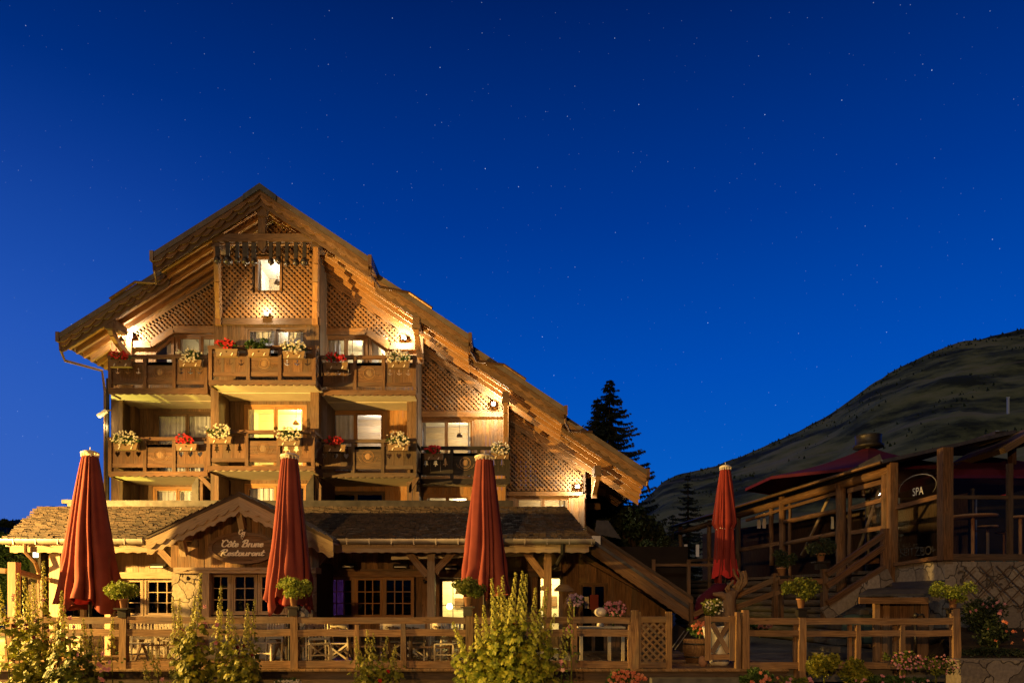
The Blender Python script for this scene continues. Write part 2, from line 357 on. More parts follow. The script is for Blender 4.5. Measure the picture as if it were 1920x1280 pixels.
P_RED = leafmat('red_petal', (.30, .008, .012), (.46, .015, .02), (.55, .04, .035), .2)
P_PINK = leafmat('pink_petal', (.50, .16, .22), (.62, .26, .32), (.72, .42, .42), .2)
P_ORA = leafmat('coral_petal', (.55, .12, .06), (.68, .22, .12), (.75, .38, .22), .2)
P_MAR = leafmat('maroon_petal', (.06, .004, .01), (.14, .01, .02), (.28, .03, .05), .1)
P_LIL = leafmat('lilac_petal', (.30, .18, .30), (.45, .30, .42), (.6, .5, .55), .2)
L_NEED = leafmat('spruce_needle', (.008, .014, .009), (.016, .026, .014), (.03, .04, .02), .1, 2)
L_TREE = leafmat('night_leaf', (.012, .022, .008), (.025, .04, .013), (.05, .065, .02), .1, 2)
M_BARK = mottled('bark', (.04, .028, .018), (.08, .055, .035), 8, .9, .5)
M_DRIFT = wood('driftwood', (.13, .07, .035), (.24, .14, .07), (.32, .2, .11))
M_PAVE = mottled('grey_paving', (.07, .068, .066), (.12, .115, .11), 5, .85, .3)
M_GRASS = leafmat('grass_blade', (.06, .08, .02), (.14, .15, .035), (.24, .22, .07), .2)
E_BULB = emis('lit_bulb', (1, .93, .8), 60)
E_BLUE = emis('blue_spot', (.12, .1, 1), 25)
E_WARM = emis('warm_lamp', (1, .8, .35), 14)

# ---------------------------------------------------------------- generic builders
def clip_poly(poly, clip):
    "Sutherland-Hodgman; clip is convex counter-clockwise"
    out = poly
    n = len(clip)
    for i in range(n):
        a = clip[i]; b = clip[(i + 1) % n]; inp = out; out = []
        if not inp: return []
        d = lambda p: (b[0] - a[0]) * (p[1] - a[1]) - (b[1] - a[1]) * (p[0] - a[0])
        for j in range(len(inp)):
            p = inp[j]; q = inp[(j + 1) % len(inp)]; dp = d(p); dq = d(q)
            if dp >= 0: out.append(p)
            if (dp >= 0) != (dq >= 0):
                t = dp / (dp - dq); out.append((p[0] + (q[0] - p[0]) * t, p[1] + (q[1] - p[1]) * t))
    return out
def ccw(poly):
    n = len(poly); ar = sum(poly[i][0] * poly[(i + 1) % n][1] - poly[(i + 1) % n][0] * poly[i][1] for i in range(n))
    return poly if ar > 0 else poly[::-1]
def lattice(mb, polys, Y, pitch=.135, wd=.068, th=.025):
    for poly in polys:
        poly = ccw(poly)
        xs = [p[0] for p in poly]; zs = [p[1] for p in poly]; cx = (min(xs) + max(xs)) / 2; cz = (min(zs) + max(zs)) / 2
        Rr = max(max(xs) - min(xs), max(zs) - min(zs)); s2 = math.sqrt(.5)
        for lay, (dx, dz) in enumerate(((s2, -s2), (s2, s2))):
            nx, nz = -dz, dx; base = (0 * nx + 0 * nz)
            c0 = cx * nx + cz * nz; k0 = int((c0 - Rr) / pitch) - 1; k1 = int((c0 + Rr) / pitch) + 1
            for k in range(k0, k1):
                o = k * pitch - c0; px = cx + nx * o; pz = cz + nz * o; h = wd / 2
                q = [(px - dx * Rr - nx * h, pz - dz * Rr - nz * h), (px + dx * Rr - nx * h, pz + dz * Rr - nz * h),
                     (px + dx * Rr + nx * h, pz + dz * Rr + nz * h), (px - dx * Rr + nx * h, pz - dz * Rr + nz * h)]
                q = clip_poly(ccw(q), poly)
                if len(q) > 2: mb.prism(q, Y + lay * (th + .002), Y + lay * (th + .002) + th, (dx, 0, dz))
def pp(pts, D): return [(PX(x, D), PZ(y, D)) for x, y in pts]
def planks(mb, X0, X1, zb, zt, Y, holes=(), wd=.15, th=.03, vert=True):
    "vertical boards between X0 and X1, bottom zb(x), top zt(x), with rectangular holes (xa,xb,za,zb)"
    fb = zb if callable(zb) else (lambda x: zb); ft = zt if callable(zt) else (lambda x: zt)
    cuts = sorted({X0, X1} | {h[0] for h in holes if X0 < h[0] < X1} | {h[1] for h in holes if X0 < h[1] < X1})
    for a, b in zip(cuts, cuts[1:]):
        n = max(1, round((b - a) / wd))
        for i in range(n):
            xa = a + (b - a) * i / n; xb = a + (b - a) * (i + 1) / n; xm = (xa + xb) / 2
            segs = [(None, None)]; hs = sorted([h for h in holes if h[0] <= xm <= h[1]], key=lambda h: h[2])
            lo = None; out = []
            for h in hs: out.append((lo, h[2])); lo = h[3]
            out.append((lo, None)); dy = R.random() * .008
            for l, u in out:
                z0a, z0b = (fb(xa), fb(xb)) if l is None else (l, l); z1a, z1b = (ft(xa), ft(xb)) if u is None else (u, u)
                if z1a <= z0a + .005 and z1b <= z0b + .005: continue
                z1a = max(z1a, z0a + .001); z1b = max(z1b, z0b + .001)
                g = .003; y = Y + dy
                mb.hexa([(xa + g, y, z0a), (xb - g, y, z0b), (xb - g, Y + th, z0b), (xa + g, Y + th, z0a), (xa + g, y, z1a), (xb - g, y, z1b), (xb - g, Y + th, z1b), (xa + g, Y + th, z1a)])
def scallop(p0, p1, top, bot, amp, n, mode=0):
    "strip polygon along p0-p1 (XZ) from +top to bot below the line, scalloped lower edge"
    out = [(p0[0], p0[1] + top), (p1[0], p1[1] + top)]; low = []
    for i in range(n):
        for j in range(5):
            t = (i + j / 5) / n; u = j / 5
            d = abs(math.sin(math.pi * u)) * amp
            if mode == 1: d = (.5 - .5 * math.cos(2 * math.pi * u)) * amp * .8 + (.25 * amp if u < .1 else 0)
            low.append((p0[0] + (p1[0] - p0[0]) * t, p0[1] + (p1[1] - p0[1]) * t + bot - d))
    low.append((p1[0], p1[1] + bot))
    return out + low[::-1]
def strip_prism(mb, p0, p1, top, bot, amp, n, y0, y1, mode=0):
    poly = scallop(p0, p1, top, bot, amp, n, mode)
    mb.holed(poly, [], y0, y1, (p1[0] - p0[0], 0, p1[1] - p0[1]))

def window(parent, px0, py0, px1, py1, D, name='window', cols=1, rows=1, leaves=2, mat=W_OR, lit=None, room=True, fr=.07, glass=None, sill=True, curtains=(), power=12, back=None, deep=2.2, label=None, lampcol=(1, .78, .48), shut=None, mun=.022):
    "sliding/casement window filling the pixel rectangle at depth D; lit rooms are real rooms with a lamp in them"
    x0, x1, z0, z1 = PX(px0, D), PX(px1, D), PZ(py1, D), PZ(py0, D); Y = D + .06
    wroot = part(name, parent, label); mb = MB()
    mb.box(x0, x1, Y - .04, Y + .06, z1 - fr, z1); mb.box(x0, x1, Y - .05, Y + .06, z0, z0 + fr)
    mb.box(x0, x0 + fr, Y - .04, Y + .06, z0 + fr, z1 - fr); mb.box(x1 - fr, x1, Y - .04, Y + .06, z0 + fr, z1 - fr)
    lw = (x1 - x0 - 2 * fr) / leaves
    for i in range(leaves):
        a = x0 + fr + lw * i; b = a + lw; yy = Y - .02 + .02 * (i % 2); s = fr * .8
        if fr > .03:
            mb.box(a, a + s, yy, yy + .05, z0 + fr, z1 - fr); mb.box(b - s, b, yy, yy + .05, z0 + fr, z1 - fr)
            mb.box(a + s, b - s, yy, yy + .05, z0 + fr, z0 + fr + s); mb.box(a + s, b - s, yy, yy + .05, z1 - fr - s, z1 - fr)
        for c in range(1, cols):
            xx = a + s + (b - a - 2 * s) * c / cols; mb.box(xx - mun / 2, xx + mun / 2, yy + .004, yy + .04, z0 + fr + s, z1 - fr - s)
        for r in range(1, rows):
            zz = z0 + fr + s + (z1 - z0 - 2 * fr - 2 * s) * r / rows; mb.box(a + s, b - s, yy + .006, yy + .038, zz - mun / 2, zz + mun / 2)
    mb.build('frame', mat, wroot)
    g = MB(); g.box(x0 + fr, x1 - fr, Y + .025, Y + .031, z0 + fr, z1 - fr); g.build('pane', glass or M_GLASS, wroot)
    room_box(wroot, x0, x1, z0, z1, Y + .07, lit, power, back, deep, lampcol, curtains)
    return wroot
def room_box(wroot, x0, x1, z0, z1, Y, lit, power, back, deep, lampcol, curtains):
    m = min(.5, deep * .14) if lit else .25; zt = z1 + .25; zb = z0 - .5
    r = MB(); a, b = x0 - m, x1 + m; t = .05; y1 = Y + deep
    r.box(a - t, a, Y, y1, zb, zt); r.box(b, b + t, Y, y1, zb, zt); r.box(a, b, Y, y1, zt, zt + t); r.box(a, b, Y, y1, zb - t, zb)
    # slab front returns round the opening keep room light in
    r.box(a, x0, Y, Y + .02, zb, zt); r.box(x1, b, Y, Y + .02, zb, zt); r.box(x0, x1, Y, Y + .02, z1, zt); r.box(x0, x1, Y, Y + .02, zb, z0)
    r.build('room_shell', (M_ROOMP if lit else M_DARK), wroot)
    bw = MB()
    n = 12
    for i in range(n): bw.box(a, b, y1 + .01, y1 + .04, zb + (zt - zb) * i / n + .004, zb + (zt - zb) * (i + 1) / n)
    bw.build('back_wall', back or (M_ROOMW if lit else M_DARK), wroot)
    for (cx0, cx1) in curtains:
        c = MB(); ca = x0 + (x1 - x0) * cx0; cb = x0 + (x1 - x0) * cx1; k = max(6, int((cb - ca) / .05)); vs = []; fs = []
        for i in range(k + 1):
            xx = ca + (cb - ca) * i / k; yy = Y + .14 + .035 * math.sin(i * 1.9) + R.random() * .012
            vs += [(xx, yy, zb + .1), (xx + .01 * math.sin(i * 3), yy, z1 - .02)]
            if i: fs.append((2 * i - 2, 2 * i, 2 * i + 1, 2 * i - 1))
        c.add(vs, fs); c.build('curtain', M_CURT, wroot)
    if lit and x1 - x0 > .8 and not curtains:
        curtains = ((0, .13), (.88, 1))
        for (cx0, cx1) in curtains:
            c = MB(); ca = x0 + (x1 - x0) * cx0; cb = x0 + (x1 - x0) * cx1; k = max(6, int((cb - ca) / .05)); vs = []; fs = []
            for i in range(k + 1):
                xx = ca + (cb - ca) * i / k; yy = Y + .14 + .03 * math.sin(i * 1.9)
                vs += [(xx, yy, zb + .1), (xx, yy, z1 - .02)]
                if i: fs.append((2 * i - 2, 2 * i, 2 * i + 1, 2 * i - 1))
            c.add(vs, fs); c.build('curtain', M_CURT, wroot)
    if lit and z1 - z0 > .9:
        px_ = x0 + (x1 - x0) * R.uniform(.2, .75); c = MB(); zc = z0 + (z1 - z0) * R.uniform(.5, .75)
        c.box(px_ - .22, px_ + .22, y1 - .05, y1 - .01, zc - .16, zc + .16); c.build('picture_frame', W_BRN, wroot)
        c = MB(); c.sm = True; lx = x0 + (x1 - x0) * R.uniform(.3, .7); c.lathe((lx, Y + deep * .5, z1 - .42), [(.13, 0), (.07, .14), (.01, .15), (.01, .66)], 12); c.build('pendant_lamp', W_BRN, wroot)
        c = MB(); c.box(x0, x1, y1 - .5, y1 - .04, z0 - .3, z0 + (z1 - z0) * .22); c.build('sideboard', W_BRN, wroot)
    if lit:
        o = lamp('room_light', ((x0 + x1) / 2 + (x1 - x0) * .22, Y + deep * .6, z1 - .1), power, lampcol, .12)

def foliage(mb, c, rx, ry, rz, n, size, lobes=0, shell=.35, bias=0):
    c = Vector(c); cl = [(Vector((R.gauss(0, .45) * rx, R.gauss(0, .45) * ry, R.gauss(0, .4) * rz)), .35 + .35 * R.random()) for _ in range(9)]
    for _ in range(n):
        o, q = R.choice(cl); d = Vector((R.gauss(0, 1), R.gauss(0, 1), R.gauss(0, 1))).normalized() * (R.random() ** shell)
        p = o + Vector((d.x * rx * q, d.y * ry * q, d.z * rz * q))
        if p.x ** 2 / rx ** 2 + p.y ** 2 / ry ** 2 + p.z ** 2 / rz ** 2 > 1.15: continue
        mb.leaf(c + p, size * (.6 + .8 * R.random()), Vector((R.gauss(0, .8), R.gauss(0, .8) - .5, R.gauss(0, .6) + .5 + bias)), lobes)
def blossoms(mb, c, rx, ry, rz, n, size):
    c = Vector(c)
    for _ in range(n):
        t = R.random() * 6.28; q = R.random() ** .5; p = c + Vector((rx * q * math.cos(t), -ry * abs(R.random()) , rz * q * math.sin(t)))
        nr = Vector((R.gauss(0, .4), -1, R.gauss(0, .4) + .3)).normalized()
        mb.leaf(p, size, nr, 5, -.3)
        mb.leaf(p + nr * size * .12, size * .7, nr, 4, -.5)

# ================================================================ ground and mountains
def ground():
    mb = MB(); S = 1500
    mb.add([(-S, -60, -.62), (S, -60, -.62), (S, 2500, -.62), (-S, 2500, -.62)], [(0, 1, 2, 3)])
    return setp(mb.build('ground', mottled('dark_turf', (.02, .025, .012), (.05, .05, .025), .8, .95, .3)), kind='structure')
ground()
def mountain():
    sil = [(-60, 985), (40, 972), (120, 985), (300, 1010), (700, 1030), (1100, 1000), (1190, 955), (1215, 930), (1240, 905), (1262, 893), (1300, 882), (1345, 872), (1400, 850), (1450, 829), (1500, 806), (1560, 775), (1600, 746), (1640, 716), (1700, 681), (1760, 655), (1800, 641), (1860, 630), (1920, 617), (2100, 585), (2400, 560)]
    def top(px):
        for (a, ya), (b, yb) in zip(sil, sil[1:]):
            if a <= px <= b: return ya + (yb - ya) * (px - a) / (b - a)
        return sil[-1][1]
    nu, nv = 240, 60; vs = []; fs = []
    from mathutils import noise
    for j in range(nv + 1):
        v = j / nv
        for i in range(nu + 1):
            px = -400 + 2900 * i / nu
            D = 130 + (760 - 130) * v; X = (px - 960) * 760 / F * (.25 + .75 * v) if False else (px - 960) * D / F
            zt = HC + (HY - top(px)) * 760 / F
            sh = v ** 1.15
            n = noise.fractal(Vector((X * .012, D * .012, 1.3)), 1, 2, 5) * 7 * math.sin(math.pi * v) + noise.fractal(Vector((X * .06, D * .06, 4)), 1, 2, 3) * 1.6 * (1 if v > .1 else 0)
            vs.append((X, D, -1 + (zt + 1) * sh + n))
    for j in range(nv):
        for i in range(nu): a = j * (nu + 1) + i; fs.append((a, a + 1, a + nu + 2, a + nu + 1))
    mb = MB(); mb.sm = True; mb.add(vs, fs)
    m, nt, b = newmat('alpine_meadow', .95); t = N(nt, 'ShaderNodeTexCoord'); n = N(nt, 'ShaderNodeTexNoise'); n.inputs['Scale'].default_value = .016; n.inputs['Detail'].default_value = 14; n.inputs['Roughness'].default_value = .68
    mp = N(nt, 'ShaderNodeMapping'); mp.inputs['Scale'].default_value = (1, .7, 1.6); nt.links.new(t.outputs['Object'], mp.inputs[0]); nt.links.new(mp.outputs[0], n.inputs[0])
    r = ramp(nt, [(.42, (.035, .038, .012)), (.48, (.12, .125, .04)), (.54, (.23, .225, .075)), (.64, (.32, .28, .13))]); nt.links.new(n.outputs[0], r.inputs[0])
    wv = N(nt, 'ShaderNodeTexWave'); wv.inputs['Scale'].default_value = .004; wv.inputs['Distortion'].default_value = 3.5; wv.inputs['Detail'].default_value = 2; wv.inputs['Detail Scale'].default_value = .6; wv.bands_direction = 'Z'
    nt.links.new(t.outputs['Object'], wv.inputs[0])
    r2 = ramp(nt, [(.994, (0, 0, 0)), (.999, (.4, .4, .4))]); nt.links.new(wv.outputs[0], r2.inputs[0])
    mm = N(nt, 'ShaderNodeMix', data_type='RGBA'); nt.links.new(r2.outputs[0], mm.inputs[0]); nt.links.new(r.outputs[0], mm.inputs[6]); mm.inputs[7].default_value = (.30, .24, .16, 1)
    nt.links.new(mm.outputs[2], b.inputs['Base Color'])
    setp(mb.build('mountain', m), kind='structure')
    # forest fringe on the crest and in patches
    fb = MB()
    for k in range(3600):
        px = R.uniform(1180, 2050) if k % 5 else R.uniform(-100, 200)
        v = R.choice([R.uniform(.95, 1)] + [R.uniform(.3, .97)] * 5); i = (px + 400) / 2900 * nu; j = min(nv, int(round(v * nv)))
        p = vs[j * (nu + 1) + int(round(i))]
        if v < .93 and noise.noise(Vector((p[0] * .02, p[1] * .02, 0))) < .12 and px > 200: continue
        h = R.uniform(1.0, 3.2) * (.5 + .5 * v); rr = h * .42; x = p[0] + R.uniform(-3, 3); y = p[1] + R.uniform(-4, 4) - 2; z = p[2] - 1.5
        n = len(fb.v); fb.v += [Vector((x - rr, y - rr, z)), Vector((x + rr, y - rr, z)), Vector((x, y + rr, z)), Vector((x + R.uniform(-.2, .2), y, z + h))]
        fb.f += [[n, n + 1, n + 3], [n + 1, n + 2, n + 3], [n + 2, n, n + 3]]; fb.uv += [(0, 0)] * 9
    setp(fb.build('forest', L_TREE), 'dark conifer forest patches along the crest of the mountain', 'forest', kind='stuff')
mountain()

# ================================================================ chalet
CH = thing('timber_chalet', (-6.5, 25.4, -.6), 'tall timber chalet with a stepped gable roof, lattice screens and flowered balconies', 'chalet')
XR, ZR, SL, SR = -8.33, 15.14, .63, .66
def zr(x): return ZR - (SL * (XR - x) if x < XR else SR * (x - XR))
SECL = [(-15.55, -11.85, 23.8), (-11.85, XR, 22.9)]
SECR = [(XR, -4.76, 22.9), (-4.76, -1.51, 24.0), (-1.51, 1.885, 25.0), (1.885, 5.05, 26.0)]
for x0, x1, yv in SECL + SECR:
    p0, p1 = (x0, zr(x0)), (x1, zr(x1)); rp = part('roof_section', CH)
    L = abs(x1 - x0); n = max(6, round(L / .42)); sl = (p1[0] - p0[0], 0, p1[1] - p0[1])
    mb = MB(); mb.prism([p0, p1, (x1, p1[1] - .2), (x0, p0[1] - .2)], yv, 38, sl); mb.build('roof_cover', M_ROOFT, rp)
    mb = MB(); strip_prism(mb, p0, p1, -.21, -.30, .09, n, yv + .02, yv + .055)
    strip_prism(mb, p0, p1, -.21, -.42, .10, n + 1, yv + .07, yv + .105); mb.build('scalloped_shingle', W_BRN, rp)
    mb = MB(); strip_prism(mb, p0, p1, -.21, -.62, .04, n + 3, yv + .13, yv + .18, 1); mb.build('bargeboard', W_OLD, rp)
    mb = MB(); q = .262; c = int((36 - yv) / .22)
    for k in range(c):
        ya = yv + .2 + k * .22; mb.prism([(x0, p0[1] - .202), (x1, p1[1] - .202), (x1, p1[1] - q), (x0, p0[1] - q)], ya, ya + .215, sl)
    mb.build('soffit_boards', W_OR, rp)
def rafter(xa, xb, y, t=.265, h=.25):
    mb = MB()
    mb.prism([(xa, zr(xa) - t), (xb, zr(xb) - t), (xb, zr(xb) - t - h), (xa, zr(xa) - t - h)], y, y + .11, (xb - xa, 0, zr(xb) - zr(xa)))
    mb.build('rafter', W_RAF, CH)
y = 23.3
while y < 33:
    if y < 24.3: rafter(XR, -4.81, y)
    elif y > 27.7: rafter(2.9, 5.0, y)
    lo2 = -11.85 if y < 24.05 else -15.5
    hi2 = XR if y < 24.35 else (-10.5 if y < 25.35 else -14.7)
    if y < 32: rafter(lo2 + .05, hi2, y)
    y += .42
for xa, xb, y0, y1, tt in ((-6.8, -1.56, 24.22, 25.32, .95), (-3.5, 1.83, 25.22, 26.5, .95), (-.2, 5.0, 26.22, 27.5, 1.15)):
    for k in range(5): rafter(xa, xb, y0 + (y1 - y0) * k / 4.2, .265 + (tt - .265 - .2) * k / 4, .22)
# gable-end returns and gutters at every step
def gutter_step(x, yv, sgn, tail):
    mb = MB(); z = zr(x)
    mb.box(x, x + sgn * .12, yv - .02, 37.9, z - .3, z + .03, (0, 1, 0)); mb.build('gutter', M_COPP, CH)
    mb = MB(); pts = [(x + sgn * .06, yv + .15, z - .28), (x + sgn * .04, yv + .15, z - .55), (x + sgn * .25, yv + .7, z - .72)] + tail
    mb.tube(pts, .05, 8); mb.build('downpipe', M_COPP, CH)
gutter_step(-4.76, 22.9, 1, [(-4.76 + 1.2, 23.95, zr(-3.56) + .04), (-4.76 + 2, 23.98, zr(-2.76) + .04)])
gutter_step(-1.51, 24.0, 1, [(-.3, 24.95, zr(-.3) + .04), (.5, 24.98, zr(.5) + .04)])
gutter_step(1.885, 25.0, 1, [(3.0, 25.95, zr(3.0) + .04)])
gutter_step(5.05, 26.0, 1, [])
gutter_step(-11.85, 22.9, -1, [(-12.9, 23.75, zr(-12.9) + .04), (-13.8, 23.78, zr(-13.8) + .04)])
gutter_step(-15.55, 23.8, -1, [(-14.9, 25.2, zr(-15.55) - .85), (-14.85, 25.3, zr(-15.55) - 1.6), (-14.85, 25.3, 1)])
# ridge cap
mb = MB(); mb.prism([(XR - .55, ZR - SL * .55 + .0), (XR, ZR + .03), (XR + .55, ZR - SR * .55), (XR + .55, ZR - SR * .55 - .2), (XR, ZR - .18), (XR - .55, ZR - SL * .55 - .2)], 22.86, 22.9 - .002)
mb.build('ridge_cap', M_DKMET, CH)

# body walls: sides and floors closing the volume
ZB = -.6
bw = part('side_walls', CH)
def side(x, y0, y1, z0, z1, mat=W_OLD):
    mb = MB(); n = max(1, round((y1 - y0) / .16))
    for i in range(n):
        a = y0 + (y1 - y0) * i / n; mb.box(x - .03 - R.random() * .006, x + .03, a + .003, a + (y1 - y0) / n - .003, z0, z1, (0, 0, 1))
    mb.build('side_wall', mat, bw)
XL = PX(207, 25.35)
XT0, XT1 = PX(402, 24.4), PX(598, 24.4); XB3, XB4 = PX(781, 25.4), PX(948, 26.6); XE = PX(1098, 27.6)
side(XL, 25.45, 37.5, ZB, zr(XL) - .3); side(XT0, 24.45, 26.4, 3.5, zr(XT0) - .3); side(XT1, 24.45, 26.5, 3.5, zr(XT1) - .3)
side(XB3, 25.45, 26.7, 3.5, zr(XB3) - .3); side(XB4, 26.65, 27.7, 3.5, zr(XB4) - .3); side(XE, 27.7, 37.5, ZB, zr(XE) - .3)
mb = MB(); mb.box(XL, XE, 37.4, 37.5, ZB, zr(XE) - .4); mb.build('rear_wall', W_OLD, CH)

def face(name, mat, X0, X1, zb, zt, Y, holes=(), wd=.16):
    mb = MB(); planks(mb, X0, X1, zb, zt, Y, holes, wd); return mb.build(name, mat, CH)
def hole(px0, py0, px1, py1, D): return (PX(px0, D), PX(px1, D), PZ(py1, D), PZ(py0, D))
# --- tower face (D 24.4)
T = 24.4
hT = hole(478, 480, 528, 548, T); hU = hole(459, 612, 575, 700, T)
zl = lambda px: zr(PX(px, T)) - .3
def topz(D, off): return lambda px: (PX(px, D), zr(PX(px, D)) - off)
def lat(polys, D, **k):
    mb = MB(); lattice(mb, polys, D - .07, **k); return mb.build('lattice_screen', W_OR, CH)
tz = topz(T, .30)
lat([[tz(412), (PX(412, T), PZ(597, T)), (PX(474, T), PZ(597, T)), tz(474)], [tz(532), (PX(532, T), PZ(597, T)), (PX(588, T), PZ(597, T)), tz(588)],
     [(PX(474, T), PZ(549, T)), (PX(474, T), PZ(597, T)), (PX(532, T), PZ(597, T)), (PX(532, T), PZ(549, T))],
     [(PX(474, T), PZ(477, T)), (PX(532, T), PZ(477, T)), tz(532), (XR, ZR - .3), tz(474)]], T)
face('lattice_backing', W_DK, XT0, XT1, PZ(598, T), lambda x: zr(x) - .28, T + .06, [hT], .2)
face('front_wall', W_OLD, XT0, XT1, PZ(735, T), PZ(607, T), T, [hU])
mb = MB(); mb.pbox(400, 596, 600, 608, T - .06, .14); mb.pbox(402, 440, 412, 600, T - .04, .12); mb.pbox(588, 440, 598, 600, T - .04, .12); mb.build('frame_beam', W_OLD, CH)
# --- bay one, upper (D 25.4)
D1 = 25.4; t1 = topz(D1, .50)
lat([[t1(238), (PX(238, D1), PZ(640, D1)), (PX(284, D1), PZ(640, D1)), (PX(326, D1), PZ(612, D1)), t1(326)], [t1(326), (PX(326, D1), PZ(612, D1)), (PX(427, D1), PZ(612, D1)), t1(427)]], D1)
face('lattice_backing', W_DK, XL, XT0, PZ(622, D1), lambda x: zr(x) - .28, D1 + .05, [], .2)
mb = MB(); 
for a, b in ((238, 284), (284, 326), (326, 427)):
    ya = {238: 646, 284: 646, 326: 618, 427: 618}; mb.beam(P(a, ya[a], D1 - .05), P(b, ya[b], D1 - .05), .13, .24, (0, 0, 1))
mb.beam((PX(232, D1), D1 - .02, zr(PX(232, D1)) - .45), (XT0, D1 - .02, zr(XT0) - .45), .10, .35)
mb.build('header_beam', W_OR, CH)
hb1 = hole(328, 624, 424, 720, D1)
face('front_wall', W_OR, XL, XT0, PZ(740, D1), PZ(640, D1), D1, [hole(290, 640, 424, 720, D1)])
# --- bay three, upper
t3 = topz(D1, 1.08)
lat([[t3(604), (PX(604, D1), PZ(616, D1)), (PX(687, D1), PZ(616, D1)), t3(687)], [t3(687), (PX(687, D1), PZ(616, D1)), (PX(730, D1), PZ(643, D1)), t3(730)], [t3(730), (PX(730, D1), PZ(643, D1)), (PX(770, D1), PZ(643, D1)), t3(766)]], D1)
face('lattice_backing', W_DK, XT1, XB3, PZ(626, D1), lambda x: zr(x) - .28, D1 + .05, [], .2)
mb = MB()
for a, b in ((600, 688), (688, 731), (731, 778)):
    ya = {600: 622, 688: 622, 731: 650, 778: 650}; mb.beam(P(a, ya[a], D1 - .05), P(b, ya[b], D1 - .05), .13, .24, (0, 0, 1))
mb.beam((XT1 - .3, D1 - .02, zr(XT1 - .3) - 1.0), (XB3, D1 - .02, zr(XB3) - 1.0), .10, .22)
mb.beam(P(603, 740, D1 - .03), P(603, 520, D1 - .03), .12, .16); mb.build('header_beam', W_OR, CH)
face('front_wall', W_OR, XT1, XB3, PZ(742, D1), PZ(630, D1), D1, [hole(606, 630, 727, 720, D1)])
# --- bay four (D 26.6)
D4 = 26.6; t4 = topz(D4, 1.06)
lat([[t4(781), (PX(781, D4), PZ(770, D4)), (PX(948, D4), PZ(770, D4)), t4(948)]], D4, pitch=.13)
face('lattice_backing', W_DK, XB3, XB4, PZ(778, D4), lambda x: zr(x) - .28, D4 + .05, [], .2)
mb = MB(); mb.pbox(783, 770, 950, 781, D4 - .08, .12); mb.beam((XB3 - .2, D4 - .02, zr(XB3 - .2) - 1.0), (XB4, D4 - .02, zr(XB4) - 1.0), .10, .22); mb.build('header_beam', W_OR, CH)
face('front_wall', W_OR, XB3, XB4, PZ(1000, D4), PZ(776, D4), D4, [hole(784, 784, 889, 900, D4), hole(793, 926, 884, 990, D4)])
# --- bay five (D 27.6)
D5 = 27.6; t5 = topz(D5, 1.33)
lat([[t5(950), (PX(950, D5), PZ(920, D5)), (PX(1092, D5), PZ(920, D5)), t5(1090)]], D5, pitch=.13)
face('lattice_backing', W_DK, XB4, XE, PZ(922, D5), lambda x: zr(x) - .28, D5 + .05, [], .2)
mb = MB(); mb.pbox(950, 921, 1092, 929, D5 - .08, .12); mb.beam((XB4 - .2, D5 - .02, zr(XB4 - .2) - 1.22), (XE, D5 - .02, zr(XE) - 1.22), .10, .28); mb.build('header_beam', W_OR, CH)
face('front_wall', W_OR, XB4, XE, PZ(1010, D5), PZ(925, D5), D5, [hole(966, 930, 1070, 1000, D5)])
mb = MB(); mb.pbox(1086, 930, 1096, 1010, D5 - .1, .15); mb.build('corner_post', W_OR, CH)

# --- recessed storeys
def recess(X0, X1, Dp, Dw, z0, z1, hl, mat=W_OLD):
    face('front_wall', mat, X0, X1, z0, z1, Dw, hl)
DW1, DW2, DW3 = 26.45, 25.4, 26.5
Z1a, Z1b = PZ(885, 24.4), PZ(731, 24.4)
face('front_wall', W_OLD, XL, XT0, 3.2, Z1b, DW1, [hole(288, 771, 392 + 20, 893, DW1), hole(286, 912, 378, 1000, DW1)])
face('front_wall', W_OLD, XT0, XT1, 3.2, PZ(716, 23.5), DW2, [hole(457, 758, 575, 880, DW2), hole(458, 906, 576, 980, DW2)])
face('front_wall', W_OR, XT1, XB3, 3.2, PZ(735, 24.5), DW3, [hole(610, 769, 722, 890, DW3), hole(612, 920, 722, 1000, DW3)])
for (a, b, D, yt) in ((208, 224, 25.36, 748), (224, 230, 25.33, 748), (395, 402, 24.38, 740), (402, 410, 24.33, 740), (582, 598, 24.36, 740), (763, 772, 25.4, 752), (772, 781, 25.33, 752)):
    mb = MB(); mb.box(PX(a, D), PX(b, D) - .004, D, D + (.9 if b - a > 7 else .12), 3.0, PZ(yt, D) + .3, (0, 0, 1)); mb.build('pillar', W_OLD, CH)
mb = MB(); mb.box(XL + .04, PX(262, DW1), DW1 - .35, DW1 - .01, 3.0, Z1b - .05, (0, 0, 1)); mb.build('pillar', W_OLD, CH)

# windows (real rooms behind the lit ones)
window(CH, 478, 480, 528, 548, T, leaves=1, lit=1, power=90, lampcol=(1, .9, .72), fr=.05, label='bright attic window with one sash standing open')
wsash = MB(); a = P(482, 489, T + .14); 
for (z0, z1) in ((492, 541),):
    for py in (492, 508, 524, 540): wsash.beam(P(480, py, T + .15), P(489, py + 4, T + .5), .03, .03)
    wsash.beam(P(480, 490, T + .15), P(480, 541, T + .15), .04, .04, (0, 1, 0)); wsash.beam(P(489, 495, T + .5), P(489, 545, T + .5), .04, .04, (0, 1, 0))
wsash.build('open_sash', W_OR, CH)
window(CH, 459, 612, 575, 700, T, lit=1, power=95, mat=W_OLD, curtains=((.02, .42), (.66, .98)), lampcol=(1, .85, .62), fr=.09)
window(CH, 328, 626, 424, 720, D1, lit=1, power=20, lampcol=(1, .78, .4), fr=.09, back=M_ROOMP)
window(CH, 606, 628, 690, 720, D1, lit=1, power=50, lampcol=(1, .8, .45), fr=.09, back=M_ROOMP, curtains=((.03, .35),))
window(CH, 457, 758, 575, 880, DW2, lit=1, power=420, lampcol=(1, .66, .14), fr=.09, back=M_ROOMP, label='brightly lit yellow balcony door')
